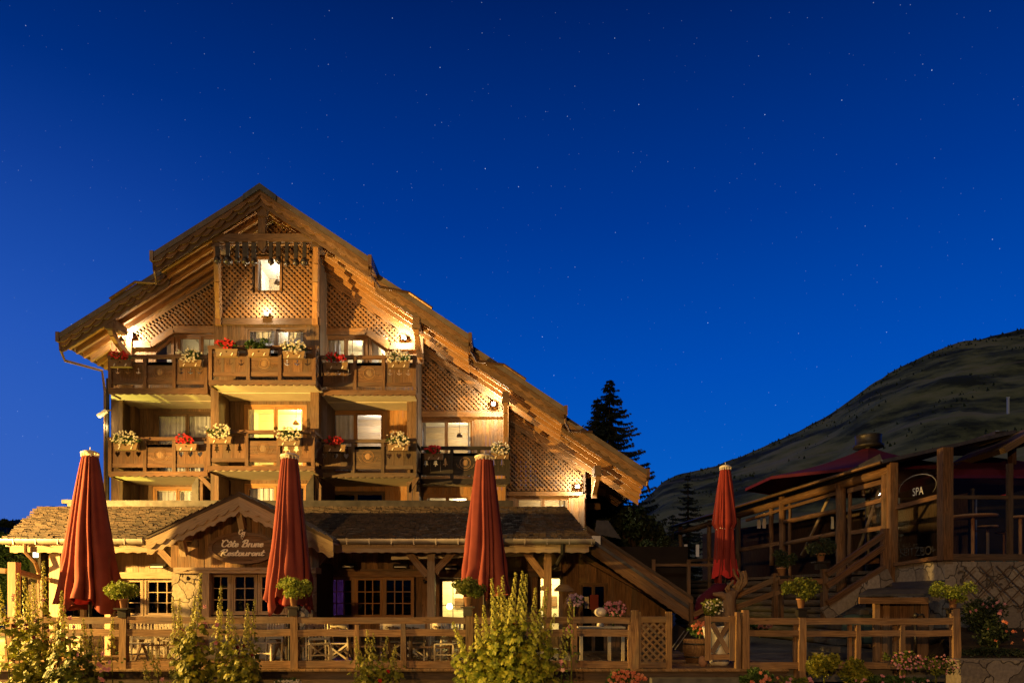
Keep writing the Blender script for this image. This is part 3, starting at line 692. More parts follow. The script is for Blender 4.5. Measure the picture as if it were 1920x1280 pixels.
window(CH, 288, 771, 412, 893, DW1, lit=1, power=24, lampcol=(1, .75, .25), mat=W_OLD, curtains=((.02, .98),), fr=.09)
window(CH, 610, 769, 722, 890, DW3, lit=1, power=55, lampcol=(1, .86, .72), fr=.09, curtains=((.02, .5),))
window(CH, 784, 784, 889, 900, D4, lit=1, power=60, lampcol=(1, .82, .5), fr=.08)
window(CH, 286, 912, 378, 1000, DW1, lit=None, mat=W_OR, curtains=((0, 1),), fr=.08)
window(CH, 458, 906, 576, 980, DW2, lit=None, mat=W_OR, fr=.09, curtains=((.05, .5),))
window(CH, 612, 920, 722, 1000, DW3, lit=None, mat=W_DK, fr=.08, glass=M_GLASSD)
window(CH, 793, 926, 884, 990, D4, lit=1, power=80, lampcol=(1, .8, .45), fr=.08)
window(CH, 966, 930, 1070, 1000, D5, lit=1, power=60, lampcol=(1, .8, .45), fr=.08, curtains=((.8, .98),))
# sloping-headed side lights of the two upper bays
def slant(pts, power, D=D1):
    wr = part('window', CH); poly = ccw(pp(pts, D)); cx = sum(p[0] for p in poly) / len(poly); cz = sum(p[1] for p in poly) / len(poly)
    inn = [(cx + (x - cx) * .74, cz + (z - cz) * .84) for x, z in poly]
    mb = MB(); mb.holed(poly, [inn], D, D + .1); mb.build('frame', W_OR, wr)
    mb = MB(); mb.prism([(cx + (x - cx) * .8, cz + (z - cz) * .88) for x, z in poly], D + .05, D + .056); mb.build('pane', M_GLASS, wr)
    xs = [p[0] for p in poly]; zs = [p[1] for p in poly]
    room_box(wr, min(xs), max(xs), min(zs), max(zs), D + .12, 1, power, None, 1.6, (1, .8, .45), ())
slant([(287, 720), (287, 657), (326, 630), (326, 720)], 14)
slant([(692, 630), (727, 655), (727, 720), (692, 720)], 40)

# --- balconies
ANCH = [(-.5, .1), (-.28, -.25), (0, -.42), (.28, -.25), (.5, .1), (.25, -.1), (.05, -.2), (.05, .25), (.12, .38), (0, .55), (-.12, .38), (-.05, .25), (-.05, -.2), (-.25, -.1)]
HEART = [(0, -.55), (-.45, .05), (-.4, .35), (-.2, .45), (0, .25), (.2, .45), (.4, .35), (.45, .05)]
TREE = [(0, .75), (.2, .35), (.1, .35), (.32, 0), (.16, 0), (.42, -.4), (.08, -.4), (.08, -.7), (-.08, -.7), (-.08, -.4), (-.42, -.4), (-.16, 0), (-.32, 0), (-.1, .35), (-.2, .35)]
def balcony(px0, px1, yr, yf0, yf1, D, Dw, shape, mat=W_BAL, Xw=None):
    b = part('balcony', CH); X0, X1 = PX(px0, D), PX(px1, D); zt, zf, zfb = PZ(yr, D), PZ(yf0, D), PZ(yf1, D); W = X1 - X0
    xw0, xw1 = Xw if Xw else (X0, X1)
    mb = MB(); mb.hexa([(X0 + .04, D + .08, zf - .16), (X1 - .04, D + .08, zf - .16), (xw1, Dw, zf - .16), (xw0, Dw, zf - .16), (X0 + .04, D + .08, zf - .02), (X1 - .04, D + .08, zf - .02), (xw1, Dw, zf - .02), (xw0, Dw, zf - .02)]); mb.build('floor_slab', M_PLAS, b)
    mb = MB(); n = max(8, round(W / .26)); mb.holed(scallop((X0, zf), (X1, zf), 0, zfb - zf + .03, .035, n), [], D, D + .06, (1, 0, 0)); mb.box(X0, X0 + .05, D + .062, Dw - .3, zf - .2, zf, (0, 1, 0)); mb.box(X1 - .05, X1, D + .062, Dw - .3, zf - .2, zf, (0, 1, 0)); mb.build('fascia', mat, b)
    mb = MB(); mb.box(X0 - .02, X1 + .02, D - .03, D + .13, zt - .06, zt + .05, (1, 0, 0)); mb.box(X0, X1, D + .03, D + .09, zt - .30, zt - .19, (1, 0, 0)); mb.box(X0, X1, D + .02, D + .10, zf + .14, zf + .27, (1, 0, 0)); mb.build('handrail', mat, b)
    fx = [0, .365, .67, 1]; ps = [X0 + .06 + (W - .12) * f for f in fx]
    for x in ps:
        mb = MB(); mb.box(x - .06, x + .06, D - .02, D + .12, zf + .001, zt - .062, (0, 0, 1)); mb.build('post', mat, b)
    for k in (0, 2):
        a, c = ps[k] + .06, ps[k + 1] - .06; mb = MB()
        for i in range(3):
            u, v = a + (c - a) * i / 3 + .004, a + (c - a) * (i + 1) / 3 - .004; z0, z1 = zf + .27, zt - .19; cx, cz = (u + v) / 2, z0 + (z1 - z0) * .5
            sc_ = .23 if shape is not HEART else .2
            mb.holed([(u, z0), (v, z0), (v, z1), (u, z1)], [[(cx + x * sc_, cz + z * sc_) for x, z in shape]], D + .04, D + .062)
        mb.build('cut_out_panel', mat, b)
    a, c = ps[1] + .06, ps[2] - .06; mb = MB()
    for i in range(5):
        z0 = zf + .27 + (zt - .19 - zf - .27) * i / 5; mb.box(a, c, D + .03, D + .06, z0 + .003, z0 + (zt - .46 - zf) / 5 - .003, (1, 0, 0))
    mb.build('board_panel', mat, b)
    mb = MB(); cx, cz = (a + c) / 2, (zf + zt) / 2 + .02
    for rr, tt in ((.2, .012), (.16, .008), (.27, .007)):
        pts = [(cx + rr * math.cos(t * math.pi / 12), D + .028, cz + rr * math.sin(t * math.pi / 12)) for t in (range(25) if rr < .25 else range(13, 24))]; mb.tube(pts, tt, 5)
    for s in (-1, 1): mb.tube([(cx + s * .22, D + .028, cz - .2), (cx + s * .3, D + .028, cz - .12), (cx + s * .33, D + .028, cz - .02)], .01, 5)
    mb.ball((cx, D + .03, cz), .11, 10, 1, .15, 1, .4); mb.build('carved_medallion', W_FEN, b)
    mb = MB()   # side railings back to the wall
    for x in (X0, X1 - .05):
        mb.box(x, x + .05, D + .14, Dw - .6, zf + .2, zt - .2, (0, 1, 0)); mb.box(x - .01, x + .06, D + .14, Dw - .6, zt - .05, zt + .04, (0, 1, 0))
    mb.build('side_railing', mat, b)
    return b
balcony(203, 389, 668, 727, 739, 24.4, 25.42, ANCH, Xw=(XL, XT0))
balcony(391, 592, 651, 712, 722, 23.5, 24.42, ANCH)
balcony(598, 780, 669, 731, 741, 24.5, 25.42, ANCH, W_BAL, Xw=(XT1, XB3))
balcony(203, 389, 822, 883, 893, 24.4, DW1 + .02, HEART, Xw=(XL, XT0))
balcony(388, 590, 809, 873, 882, 23.5, DW2 + .02, TREE, Xw=(XT0, XT1))
balcony(592, 781, 826, 886, 895, 24.5, DW3 + .02, HEART, W_DK, Xw=(XT1, XB3))
balcony(783, 956, 839, 897, 907, 25.7, D4 + .02, TREE, W_BLK, Xw=(XB3, XB4))
# soffit plates above the recesses
for X0, X1, D, Dw, z in ((XL, XT0, 25.44, DW1, PZ(728, 24.4) - .12), (XT0, XT1, 24.44, DW2, PZ(713, 23.5) - .12), (XT1, XB3, 25.44, DW3, PZ(732, 24.5) - .12)):
    mb = MB(); mb.box(X0 + .03, X1 - .03, D, Dw - .01, z - .04, z + .04); mb.build('soffit', M_PLAS, CH)
# dark sloped privacy screens on the lowest storey
for (a, b, D, top) in ((357, 372, 24.6, 888), (571, 588, 24.0, 888)):
    mb = MB(); X = PX(a, D); mb.hexa([(X, D, 3.6), (PX(b, D), D, 3.6), (PX(b, D), D + 1.2, 3.6), (X, D + 1.2, 3.6), (X + .05, D, PZ(top + 22, D)), (PX(b, D), D, PZ(top, D)), (PX(b, D), D + 1.2, PZ(top, D)), (X + .05, D + 1.2, PZ(top + 22, D))]); mb.build('privacy_screen', M_DKMET, CH)
for (a, b, D, y0, y1) in ((375, 404, 24.5, 892, 922), (766, 783, 24.6, 922, 893), (588, 600, 24.2, 892, 915)):
    mb = MB(); mb.beam(P(a, y0, D), P(b, y1, D), .1, .16); mb.beam(P(a + 4, 950, D + .02), P(a + 4, min(y0, y1) + 10, D + .02), .1, .14); mb.beam(P(b, 950, D + .02), P(b, max(y0, y1), D + .02), .12, .16); mb.build('corner_brace', W_OLD, CH)

# --- gable truss and brackets
mb = MB(); mb.pbox(399, 438, 592, 452, 23.15, .2); mb.build('tie_beam', W_OLD, CH)
mb = MB(); mb.pbox(484, 383, 497, 437, 23.17, .16); mb.pbox(482, 380, 500, 404, 23.1, .2); mb.build('king_post', W_OLD, CH)
mb = MB(); mb.prism(pp([(482, 452.5), (499, 452.5), (499, 460), (491, 470), (482, 460)], 23.12), 23.12, 23.24, (0, 0, 1)); mb.build('carved_pendant', W_OLD, CH)
mb = MB(); mb.pbox(404, 455, 588, 458, 23.3, .1); mb.build('bell_rail', W_OR, CH)
def bracket(px, pyt, pyb, Df, Dw, mat=W_OR, s=1):
    b = part('eaves_bracket', CH); X = PX(px, Df); Xw = PX(px + (7 if px < 450 else 1), Dw) if 390 < px < 600 else X; zt = PZ(pyt, Df); zb = PZ(pyb, Dw)
    mb = MB(); mb.box(X - .12, X + .12, Df, Dw - .4, zt - .1, zt + .16, (0, 1, 0)); mb.box(X - .14, X + .14, Df - .02, Df + .3, zt - .22, zt - .1); mb.build('purlin_end', W_OLD, b)
    mb = MB(); pts = []
    for t in range(5):
        u = t / 4; pts.append((X + (Xw - X) * u ** 1.8, Df + .12 + (Dw - Df - .1) * u ** 1.8, zt - .2 + (zb - zt + .2) * u))
    for a, c in zip(pts, pts[1:]): mb.beam(a, c, .16, .2, (0, 1, 0))
    mb.build('strut', mat, b)
    mb = MB(); mb.box(Xw - .1, Xw + .1, Dw - .12, Dw, zb - .2, zt); mb.build('wall_post', mat, b)
bracket(404, 450, 600, 23.2, 24.4); bracket(591, 450, 600, 23.2, 24.4)
bracket(204, 604, 672, 23.95, 25.3); bracket(780, 603, 672, 24.1, 25.35); bracket(948, 742, 838, 25.15, 26.5); bracket(1121, 880, 925, 26.2, 27.5)
# rear purlins projecting past the right flank
for k, (yy, ln) in enumerate(((28.6, 1.5), (30.6, 1.2), (32.5, 1.2))):
    mb = MB(); z = zr(XE + .6) - .75; mb.beam((XE, yy, z - .4 * k), (XE + ln, yy, z - .4 * k), .22, .3); mb.build('flank_purlin', W_OR, CH)
mb = MB(); mb.box(XL - .12, XL - .04, 25.28, 25.36, -.6, 9.5, (0, 0, 1)); mb.build('downpipe', M_DKMET, CH)

# --- lamps on the facade
def flood(px, py, D, dz, power, label, col=(1, .86, .60), ball=.045):
    t = thing('wall_floodlight', P(px, py, D), label, 'floodlight', 'floodlights on the chalet front'); c = Vector(P(px, py, D))
    mb = MB(); mb.box(c.x - .09, c.x + .09, D + .03, D + .12, c.z - .07, c.z + .07); mb.box(c.x - .02, c.x + .02, D + .12, D + .22, c.z - .02, c.z + .02); mb.build('housing', M_DKMET, t)
    mb = MB(); mb.ball((c.x, D - .02, c.z), ball, 10); mb.build('lit_lens', E_BULB, t)
    lamp('floodlight_lamp', (c.x, D - .12, c.z + dz), power, col, .04)
flood(243, 629, 25.1, 0, 250, 'glaring floodlight at the left end of the upper lattice')
flood(757, 632, 25.08, 0, 210, 'glaring floodlight beside the white flowers of the right upper balcony')
flood(925, 757, 26.26, 0, 240, 'starry floodlight under the eaves above the narrow dark balcony', ball=.07)
flood(1083, 911, 27.26, 0, 190, 'floodlight at the lowest right corner of the long lattice')
flood(498, 588, 24.15, .12, 75, 'small uplight on the lattice under the attic window', ball=.02)
t = thing('side_floodlight', P(197, 772, 25), 'yellowish floodlight sticking out from the left wall of the chalet', 'floodlight')
mb = MB(); c = P(200, 770, 25.2); mb.beam(c, (c[0] - .28, c[1] - .05, c[2] - .22), .22, .09); mb.beam((XL - .02, 25.45, c[2] + .1), c, .05, .05); mb.build('housing', M_LETT, t)
lamp('side_floodlight_lamp', (c[0] - .25, 25.0, c[2] - .5), 40, (1, .72, .3), .06)

# --- cowbells
for i, (px, yb, w_, sw) in enumerate([(408, 492, 13, 8), (427, 494, 16, 7), (445, 491, 9, 6), (460, 494, 13, 10), (476, 494, 11, 8), (508, 494, 11, 6), (522, 492, 12, 8), (538, 497, 10, 6), (555, 496, 12, 7), (571, 496, 14, 7)]):
    D = 23.22; k = D / F; c = P(px, yb, D)
    names = ['cowbell at the far left end of the row under the gable', 'large rounded cowbell, second from the left end of the row', 'smallest cowbell, on a thin strap, third from the left', 'cowbell on the widest black strap', 'cowbell on a brown strap just left of the attic window', 'cowbell hanging in front of the right part of the lit attic window', 'round cowbell at the right edge of the attic window', 'small cowbell third from the right end of the row', 'cowbell with a long clapper, second from the right end', 'wide cowbell at the far right end of the row']
    t = thing('cowbell', P(px, 458, D), names[i], 'cowbell', 'cowbells hanging in a row under the gable')
    mb = MB(); mb.sm = True; r = w_ * k / 2; h = r * 1.8
    mb.lathe((c[0], D, c[2]), [(r * .78, 0), (r * 1.0, h * .12), (r * 1.02, h * .45), (r * .8, h * .8), (r * .3, h)], 14); mb.build('bell_body', M_BELL, t)
    mb = MB(); mb.box(c[0] - sw * k / 2, c[0] + sw * k / 2, D - .03, D + .03, c[2] + h * .9, PZ(455, D)); mb.build('strap', M_LEATH, t)
    mb = MB(); mb.ball((c[0], D, c[2] - .04), .035, 6); mb.build('clapper', M_BELL, t)

# --- flower boxes on the balconies
def flower_box(px, py, w_, D, kind, label, fsz=1.0, hearts=True):
    X, Z = PX(px, D), PZ(py, D); k = D / F; hw = w_ * k / 2; t = thing('flower_box', (X, D, Z - .12), label, 'flower box', 'flower boxes on the chalet balconies')
    mb = MB(); y0 = D - .2; z0, z1 = Z - .27, Z - .03
    hs = [[(X + x * .07, Z - .12 + z * .07) for x, z in HEART]]
    mb.holed([(X - hw * .88, z0), (X + hw * .88, z0), (X + hw, z1), (X - hw, z1)], hs, y0, y0 + .03, (1, 0, 0))
    mb.box(X - hw * .9, X + hw * .9, y0 + .032, y0 + .16, z0, z0 + .02); mb.box(X - hw * .95, X - hw * .9, y0 + .032, y0 + .16, z0, z1); mb.box(X + hw * .9, X + hw * .95, y0 + .032, y0 + .16, z0, z1); mb.build('planter', M_BOXW, t)
    mb = MB(); mb.box(X - hw * .89, X + hw * .89, y0 + .034, y0 + .158, z0 + .02, z1 - .03); mb.build('potting_soil', M_SOIL, t)
    mb = MB()
    for s in (-1, 1): mb.beam((X + s * hw * .5 - .02, y0 - .012, z0 + .01), (X + s * hw * .5 + .03, y0 - .012, z0 + .1), .02, .03)
    mb.build('hanger', M_LETT, t)
    mb = MB(); foliage(mb, (X, y0 + .05, Z + .1), hw * 1.1 * fsz, .2, .2 * fsz, 420 if kind != 'green' else 900, .075); mb.build('foliage', L_DK if kind != 'green' else L_DK, t)
    if kind != 'green':
        mb = MB(); blossoms(mb, (X, y0 + .0, Z + .1), hw * 1.08 * fsz, .22, (.26 if kind == 'white' else .2) * fsz, 75 if kind == 'white' else 48, .075 if kind == 'white' else .085); mb.build('blossoms', P_WHITE if kind == 'white' else P_RED, t)
flower_box(231, 676, 42, 24.25, 'red', 'flower box of thin red blossoms on the upper left balcony', .75)
flower_box(361, 676, 44, 24.25, 'white', 'flower box of white blossoms beside the upper left bay windows')
flower_box(429, 656, 42, 23.35, 'red', 'red flower box at the left of the central upper balcony', .75)
flower_box(489, 656, 42, 23.35, 'green', 'bushy green box with no blossoms in the middle of the central upper balcony', 1.1)
flower_box(554, 660, 42, 23.35, 'white', 'flower box of white blossoms at the right of the central upper balcony')
flower_box(634, 681, 42, 24.35, 'red', 'dense deep red flower box on the right upper balcony', .85)
flower_box(749, 678, 42, 24.35, 'white', 'white flower box under the floodlight on the right upper balcony')
flower_box(241, 830, 46, 24.25, 'white', 'big white flower box at the left end of the middle left balcony', 1.05)
flower_box(354, 832, 40, 24.25, 'red', 'red flower box on the middle left balcony', .8)
flower_box(417, 818, 44, 23.35, 'white', 'pale yellow-white flower box above the tree cut-outs, left of the bright yellow door')
flower_box(545, 822, 44, 23.35, 'white', 'shaded white flower box above the top of the middle red parasol')
flower_box(631, 834, 40, 24.35, 'red', 'dark red flower box on the middle balcony with heart cut-outs', .8)
flower_box(748, 832, 40, 24.35, 'white', 'loose white flower box at the right of the heart cut-outs')
flower_box(814, 850, 36, 25.55, 'red', 'dim red flower box on the narrow dark balcony', .8)
flower_box(938, 848, 34, 25.55, 'white', 'trailing pale flower box at the right end of the narrow dark balcony')

# ================================================================ terrace deck and paving
mb = MB(); X = -15.5; k = 0
while X < 5.8:
    mb.box(X + .004, X + .141, 14.55, 19.6, -.04 - R.random() * .004, 0, (0, 1, 0)); X += .145
mb.build('terrace_deck', W_FEN); setp(bpy.data.objects['terrace_deck'], kind='structure')
mb = MB(); mb.box(-15.5, 5.8, 14.62, 14.66, -.62, -.045, (1, 0, 0)); setp(mb.build('deck_fascia', W_DK), kind='structure')
mb = MB(); mb.box(5.802, 24, 14.9, 40, -.3, -.02); mb.box(-40, 5.8, 19.62, 60, -.3, -.03); setp(mb.build('courtyard', M_PAVE), kind='structure')
mb = MB(); mb.box(2.9, 5.2, 12.5, 14.35, -.5, -.34); mb.box(2.9, 5.0, 14.352, 14.615, -.5, -.17); setp(mb.build('path', M_PAVE), kind='structure')
mb = MB(); n = 40; vs = []; fs = []
from mathutils import noise as NZ
for j in range(13):
    for i in range(n * 3 + 1):
        x = -14 + 26 * i / (n * 3); y = 11.3 + 3.25 * j / 12
        vs.append((x, y, -.60 + .14 * NZ.noise(Vector((x, y, 0))) + (.08 if j > 6 else 0)))
for j in range(12):
    for i in range(n * 3): a = j * (n * 3 + 1) + i; fs.append((a, a + 1, a + n * 3 + 2, a + n * 3 + 1))
mb.add(vs, fs); setp(mb.build('flower_bed', M_SOIL), kind='structure')

# ================================================================ restaurant
RS = thing('timber_restaurant', (-5, 18.5, 0), 'low timber restaurant with shingle roof, small-paned windows and a porch gable', 'restaurant')
EY, RY = 17.3, 22.0; EZ, RZ = PZ(1012, EY), PZ(950, RY)
# shingled front roof slope (single shingles)
mb = MB(); rows = 22
for j in range(rows):
    v0 = j / rows; v1 = (j + 1) / rows
    y0 = EY + (RY - EY) * v0; y1 = EY + (RY - EY) * v1; z0 = EZ + (RZ - EZ) * v0; z1 = EZ + (RZ - EZ) * v1
    xl = PX(10, EY) + (PX(75, RY) - PX(10, EY)) * v0; xr = PX(1112, EY) + (PX(1060, RY) - PX(1112, EY)) * v0
    x = xl - R.random() * .1
    while x < xr:
        w_ = .10 + R.random() * .10; xe = min(x + w_, xr); d = R.random() * .035; t = .018 + R.random() * .028
        if xe - x > .03:
            q0 = (y0 - .03 - d); q1 = y1 + .03
            mb.hexa([(x + .004, q0, z0 + .02 - d * .35), (xe - .004, q0, z0 + .02 - d * .35), (xe - .004, q1, z1), (x + .004, q1, z1),
                     (x + .004, q0, z0 + .02 + t - d * .35), (xe - .004, q0, z0 + .02 + t - d * .35), (xe - .004, q1, z1 + .02), (x + .004, q1, z1 + .02)], (0, 1, .3))
        x = xe
mb.build('shingle_roof', M_SHING, RS)
mb = MB(); xl, xr = PX(10, EY), PX(1112, EY); Xl2, Xr2 = PX(75, RY), PX(1060, RY)
mb.hexa([(xl, EY, EZ - .16), (xr, EY, EZ - .16), (Xr2, RY, RZ - .16), (Xl2, RY, RZ - .16), (xl, EY, EZ), (xr, EY, EZ), (Xr2, RY, RZ), (Xl2, RY, RZ)]); mb.build('roof_deck', W_PALE, RS)
mb = MB(); mb.box(PX(128, RY), PX(962, RY), RY - .05, 24.2, RZ + .0, PZ(938, RY)); mb.box(PX(128, RY) - .15, PX(150, RY), RY - .1, RY + .5, PZ(944, RY), PZ(937, RY)); mb.build('roof_upstand', M_DKMET, RS)
mb = MB(); mb.box(Xl2, PX(1062, RY), RY, 27, RZ - .16, RZ - .01); mb.build('flat_roof', M_DKMET, RS)
# gutter, fascia
gut = part('gutter', RS); mb = MB(); mb.sm = True
pro = [(-.07, .04), (-.07, -.02), (-.05, -.07), (0, -.09), (.05, -.07), (.07, -.02)]
for (a, b) in ((xl - .05, PX(272, EY)), (PX(625, EY), xr + .02)):
    vs = []
    for X in (a, b):
        vs += [(X, EY - .09 + p[0], EZ - .02 + p[1]) for p in pro]
    mb.add(vs, [(i, i + 1, i + 7, i + 6) for i in range(5)], (1, 0, 0)); mb.box(a - .01, a, EY - .16, EY - .02, EZ - .11, EZ + .02); mb.box(b, b + .01, EY - .16, EY - .02, EZ - .11, EZ + .02)
mb.build('gutter_trough', M_ZINC, gut)
mb = MB(); X = xl + .3
while X < xr:
    if not PX(280, EY) < X < PX(620, EY): mb.box(X, X + .02, EY - .17, EY, EZ - .12, EZ + .03)
    X += .55
mb.build('gutter_hook', M_ZINC, gut)
mb = MB()
for (a, b) in ((xl + .1, PX(290, EY)), (PX(600, EY), xr - .1)):
    n = max(6, round((b - a) / .28)); mb.holed(scallop((a, EZ - .1), (b, EZ - .1), 0, -.19, .04, n, 1), [], EY + .02, EY + .06, (1, 0, 0))
mb.build('eaves_board', W_PALE, RS)
mb = MB(); mb.tube([(xl + .55, EY - .08, EZ - .1), (xl + .55, EY - .08, EZ - .3), (xl + .75, EY, EZ - .55), (PX(78, 17.6), 17.5, EZ - .8), (PX(84, 17.6), 17.52, 0)], .05, 8); mb.build('downpipe', M_COPP, RS)
mb = MB(); a = PX(1055, EY); mb.tube([(a, EY - .06, EZ - .1), (a, EY, EZ - .35), (a - .12, EY + .4, EZ - .6), (a - .2, EY + .7, EZ - .65)], .055, 8); mb.build('downpipe', M_DKMET, RS)
# posts and beams of the porch
def post(px0, px1, D, ytop, mat=W_FEN):
    mb = MB(); mb.box(PX(px0, D), PX(px1, D), D, D + .24, 0, PZ(ytop, D)); mb.build('post', mat, RS)
post(92, 112, 17.55, 1034, W_PALE); post(801, 815, 17.6, 1034, W_PALE); post(1020, 1034, 17.6, 1034, W_FEN); post(593, 600, 18.9, 1030)
mb = MB()
for (a, b) in ((PX(60, 17.6), PX(300, 17.6)), (PX(590, 17.6), PX(1105, 17.6))): mb.box(a, b, 17.58, 17.82, PZ(1033, 17.6), PZ(1019, 17.6), (1, 0, 0))
mb.build('porch_beam', W_FEN, RS)
for (a, ya, b, yb, D) in ((801, 1078, 765, 1034, 17.68), (815, 1072, 850, 1034, 17.68), (1020, 1080, 985, 1034, 17.68), (588, 1062, 620, 1025, 17.4), (326, 1058, 290, 1020, 17.4)):
    mb = MB(); mb.beam(P(a, ya, D), P(b, yb, D), .1, .17, (0, 0, 1)); mb.build('corner_brace', W_FEN, RS)
# walls
WL, WM = 18.3, 19.3
def rface(name, mat, px0, px1, y0, y1, D, holes=(), wd=.16, vert=True):
    mb = MB(); planks(mb, PX(px0, D), PX(px1, D), PZ(y1, D), PZ(y0, D), D, holes, wd); return mb.build(name, mat, RS)
hl = [hole(212, 1084, 330, 1158, WL)]
rface('plank_wall', W_PALE, 205, 336, 1012, 1072, WL)
mb = MB(); mb.pbox(205, 1072, 336, 1084, WL - .08, .16); mb.pbox(205, 1154, 336, 1159, WL - .12, .2); mb.build('window_beam', W_PALE, RS)
mb = MB(); mb.box(PX(205, WL), PX(336, WL), WL, WL + .3, 0, PZ(1157, WL)); mb.build('stone_plinth', M_STONE, RS)
def casement(px0, px1, y0, y1, D, leaves, cols, rows, mat, **k): return window(RS, px0, y0, px1, y1, D, leaves=leaves, cols=cols, rows=rows, mat=mat, fr=.05, **k)
casement(206, 268, 1084, 1155, WL, 1, 2, 3, W_PALE, lit=None, glass=M_GLASSD, deep=1.5)
casement(270, 335, 1084, 1155, WL, 1, 3, 3, W_PALE, lit=None, glass=M_GLASSD, deep=1.5)
# left glazed wing
for (a, b) in ((150, 158), (196, 207)): post(a, b, 18.1, 1030, W_PALE)
mb = MB(); mb.pbox(90, 1074, 206, 1082, 18.12, .14); mb.pbox(90, 1040, 206, 1048, 18.14, .14); mb.pbox(90, 1156, 206, 1164, 18.1, .18); mb.build('glazing_beam', W_PALE, RS)
for (a, b) in ((112, 150), (158, 196)):
    wr = part('glazed_bay', RS); mb = MB(); mb.pbox(a, 1082, b, 1156, 18.2, .008); mb.build('pane', M_GLASSD, wr)
mb = MB(); mb.box(PX(112, 18.2), PX(206, 18.2), 18.15, 18.4, 0, PZ(1160, 18.2)); mb.build('stone_plinth', M_STONE, RS)
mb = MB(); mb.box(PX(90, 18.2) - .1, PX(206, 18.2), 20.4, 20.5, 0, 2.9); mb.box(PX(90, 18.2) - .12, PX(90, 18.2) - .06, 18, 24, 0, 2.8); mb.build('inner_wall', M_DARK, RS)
# gable pavilion
GD = 16.5; GW = 17.1
ap = (PX(447, GD), PZ(926, GD)); gl = (PX(273, GD), PZ(1006, GD)); gr = (PX(624, GD), PZ(1012, GD))
gp = part('porch_gable', RS)
for p0, p1 in ((ap, gl), (ap, gr)):
    if p0[0] > p1[0]: p0, p1 = p1, p0
    sl = (p1[0] - p0[0], 0, p1[1] - p0[1])
    mb = MB(); mb.prism([(p0[0], p0[1] + .03), (p1[0], p1[1] + .03), (p1[0], p1[1] - .05), (p0[0], p0[1] - .05)], GD, 20.5, sl)
    for k in range(14):
        t = k / 14; x = p0[0] + (p1[0] - p0[0]) * t; z = p0[1] + (p1[1] - p0[1]) * t; x2 = x + (p1[0] - p0[0]) / 14; z2 = z + (p1[1] - p0[1]) / 14
        up = p1[1] > p0[1]; mb.prism([(x, z + .03 + (.035 if not up else 0)), (x2, z2 + .03 + (.035 if up else 0)), (x2, z2 + .025), (x, z + .025)][::1], GD - .02, 20.5, sl)
    mb.build('gable_roof', M_SHING, gp)
    mb = MB(); n = 9; strip_prism(mb, p0, p1, -.052, -.26, .07, n, GD + .02, GD + .05); mb.build('verge_trim', W_PALE, gp)
    mb = MB(); strip_prism(mb, p0, p1, -.055, -.40, .09, n, GD + .06, GD + .10, 1); mb.build('verge_board', W_PALE, gp)
    mb = MB(); mb.prism([(p0[0], p0[1] - .052), (p1[0], p1[1] - .052), (p1[0], p1[1] - .10), (p0[0], p0[1] - .10)], GD + .11, 20, sl); mb.build('gable_soffit', W_PALE, gp)
zg = lambda x: (ap[1] - (ap[0] - x) * (ap[1] - gl[1]) / (ap[0] - gl[0]) if x < ap[0] else ap[1] - (x - ap[0]) * (ap[1] - gr[1]) / (gr[0] - ap[0])) - .12
mb = MB(); planks(mb, PX(320, GW), PX(598, GW), PZ(1064, GW), zg, GW, [], .17); mb.build('gable_planks', W_BRN, gp)
mb = MB()
for (px, yt, yb) in ((449, 950, 990), (340, 1003, 1040)):
    X = PX(px, GD + .15); mb.box(X - .1, X + .1, GD + .12, GW, PZ(yt + 8, GD), PZ(yt - 2, GD), (0, 1, 0)); mb.beam(P(px, yt + 8, GD + .3), P(px + 6, yb, GW - .08), .14, .16, (0, 1, 0))
mb.build('gable_corbel', W_PALE, gp)
mb = MB(); mb.pbox(325, 1063, 592, 1074, GW - .3, .5); mb.holed(scallop((PX(330, GW - .33), PZ(1063, GW - .33)), (PX(588, GW - .33), PZ(1063, GW - .33)), 0, -.05, .05, 10, 1), [], GW - .33, GW - .305, (1, 0, 0)); mb.build('lintel_beam', W_PALE, gp)
for px in (330, 588):
    pass
mb = MB(); mb.box(PX(330, GW), PX(381, GW), GW - .22, GW + .5, 0, PZ(1073, GW)); mb.build('stone_pillar', M_STONE, RS)
mb = MB(); mb.box(PX(569, GW), PX(591, GW), GW - .22, GW + .5, 0, PZ(1073, GW)); mb.build('stone_pillar', M_STONE, RS)
mb = MB(); mb.pbox(378, 1074, 392, 1160, GW - .28, .1); mb.build('post', W_PALE, RS)
casement(392, 432, 1074, 1152, GW, 1, 2, 3, W_PALE, lit=None, glass=M_GLASSD, deep=1.5)
casement(433, 482, 1074, 1152, GW, 1, 2, 3, W_PALE, lit=None, glass=M_GLASSD, deep=1.5)
casement(483, 532, 1074, 1152, GW, 1, 2, 3, W_PALE, lit=None, glass=M_GLASSD, deep=1.5)
casement(533, 570, 1074, 1152, GW, 1, 1, 3, W_PALE, lit=None, glass=M_GLASSD, deep=1.5)
mb = MB(); mb.box(PX(381, GW), PX(570, GW), GW + .02, GW + .35, 0, PZ(1154, GW)); mb.build('stone_plinth', M_STONE, RS)
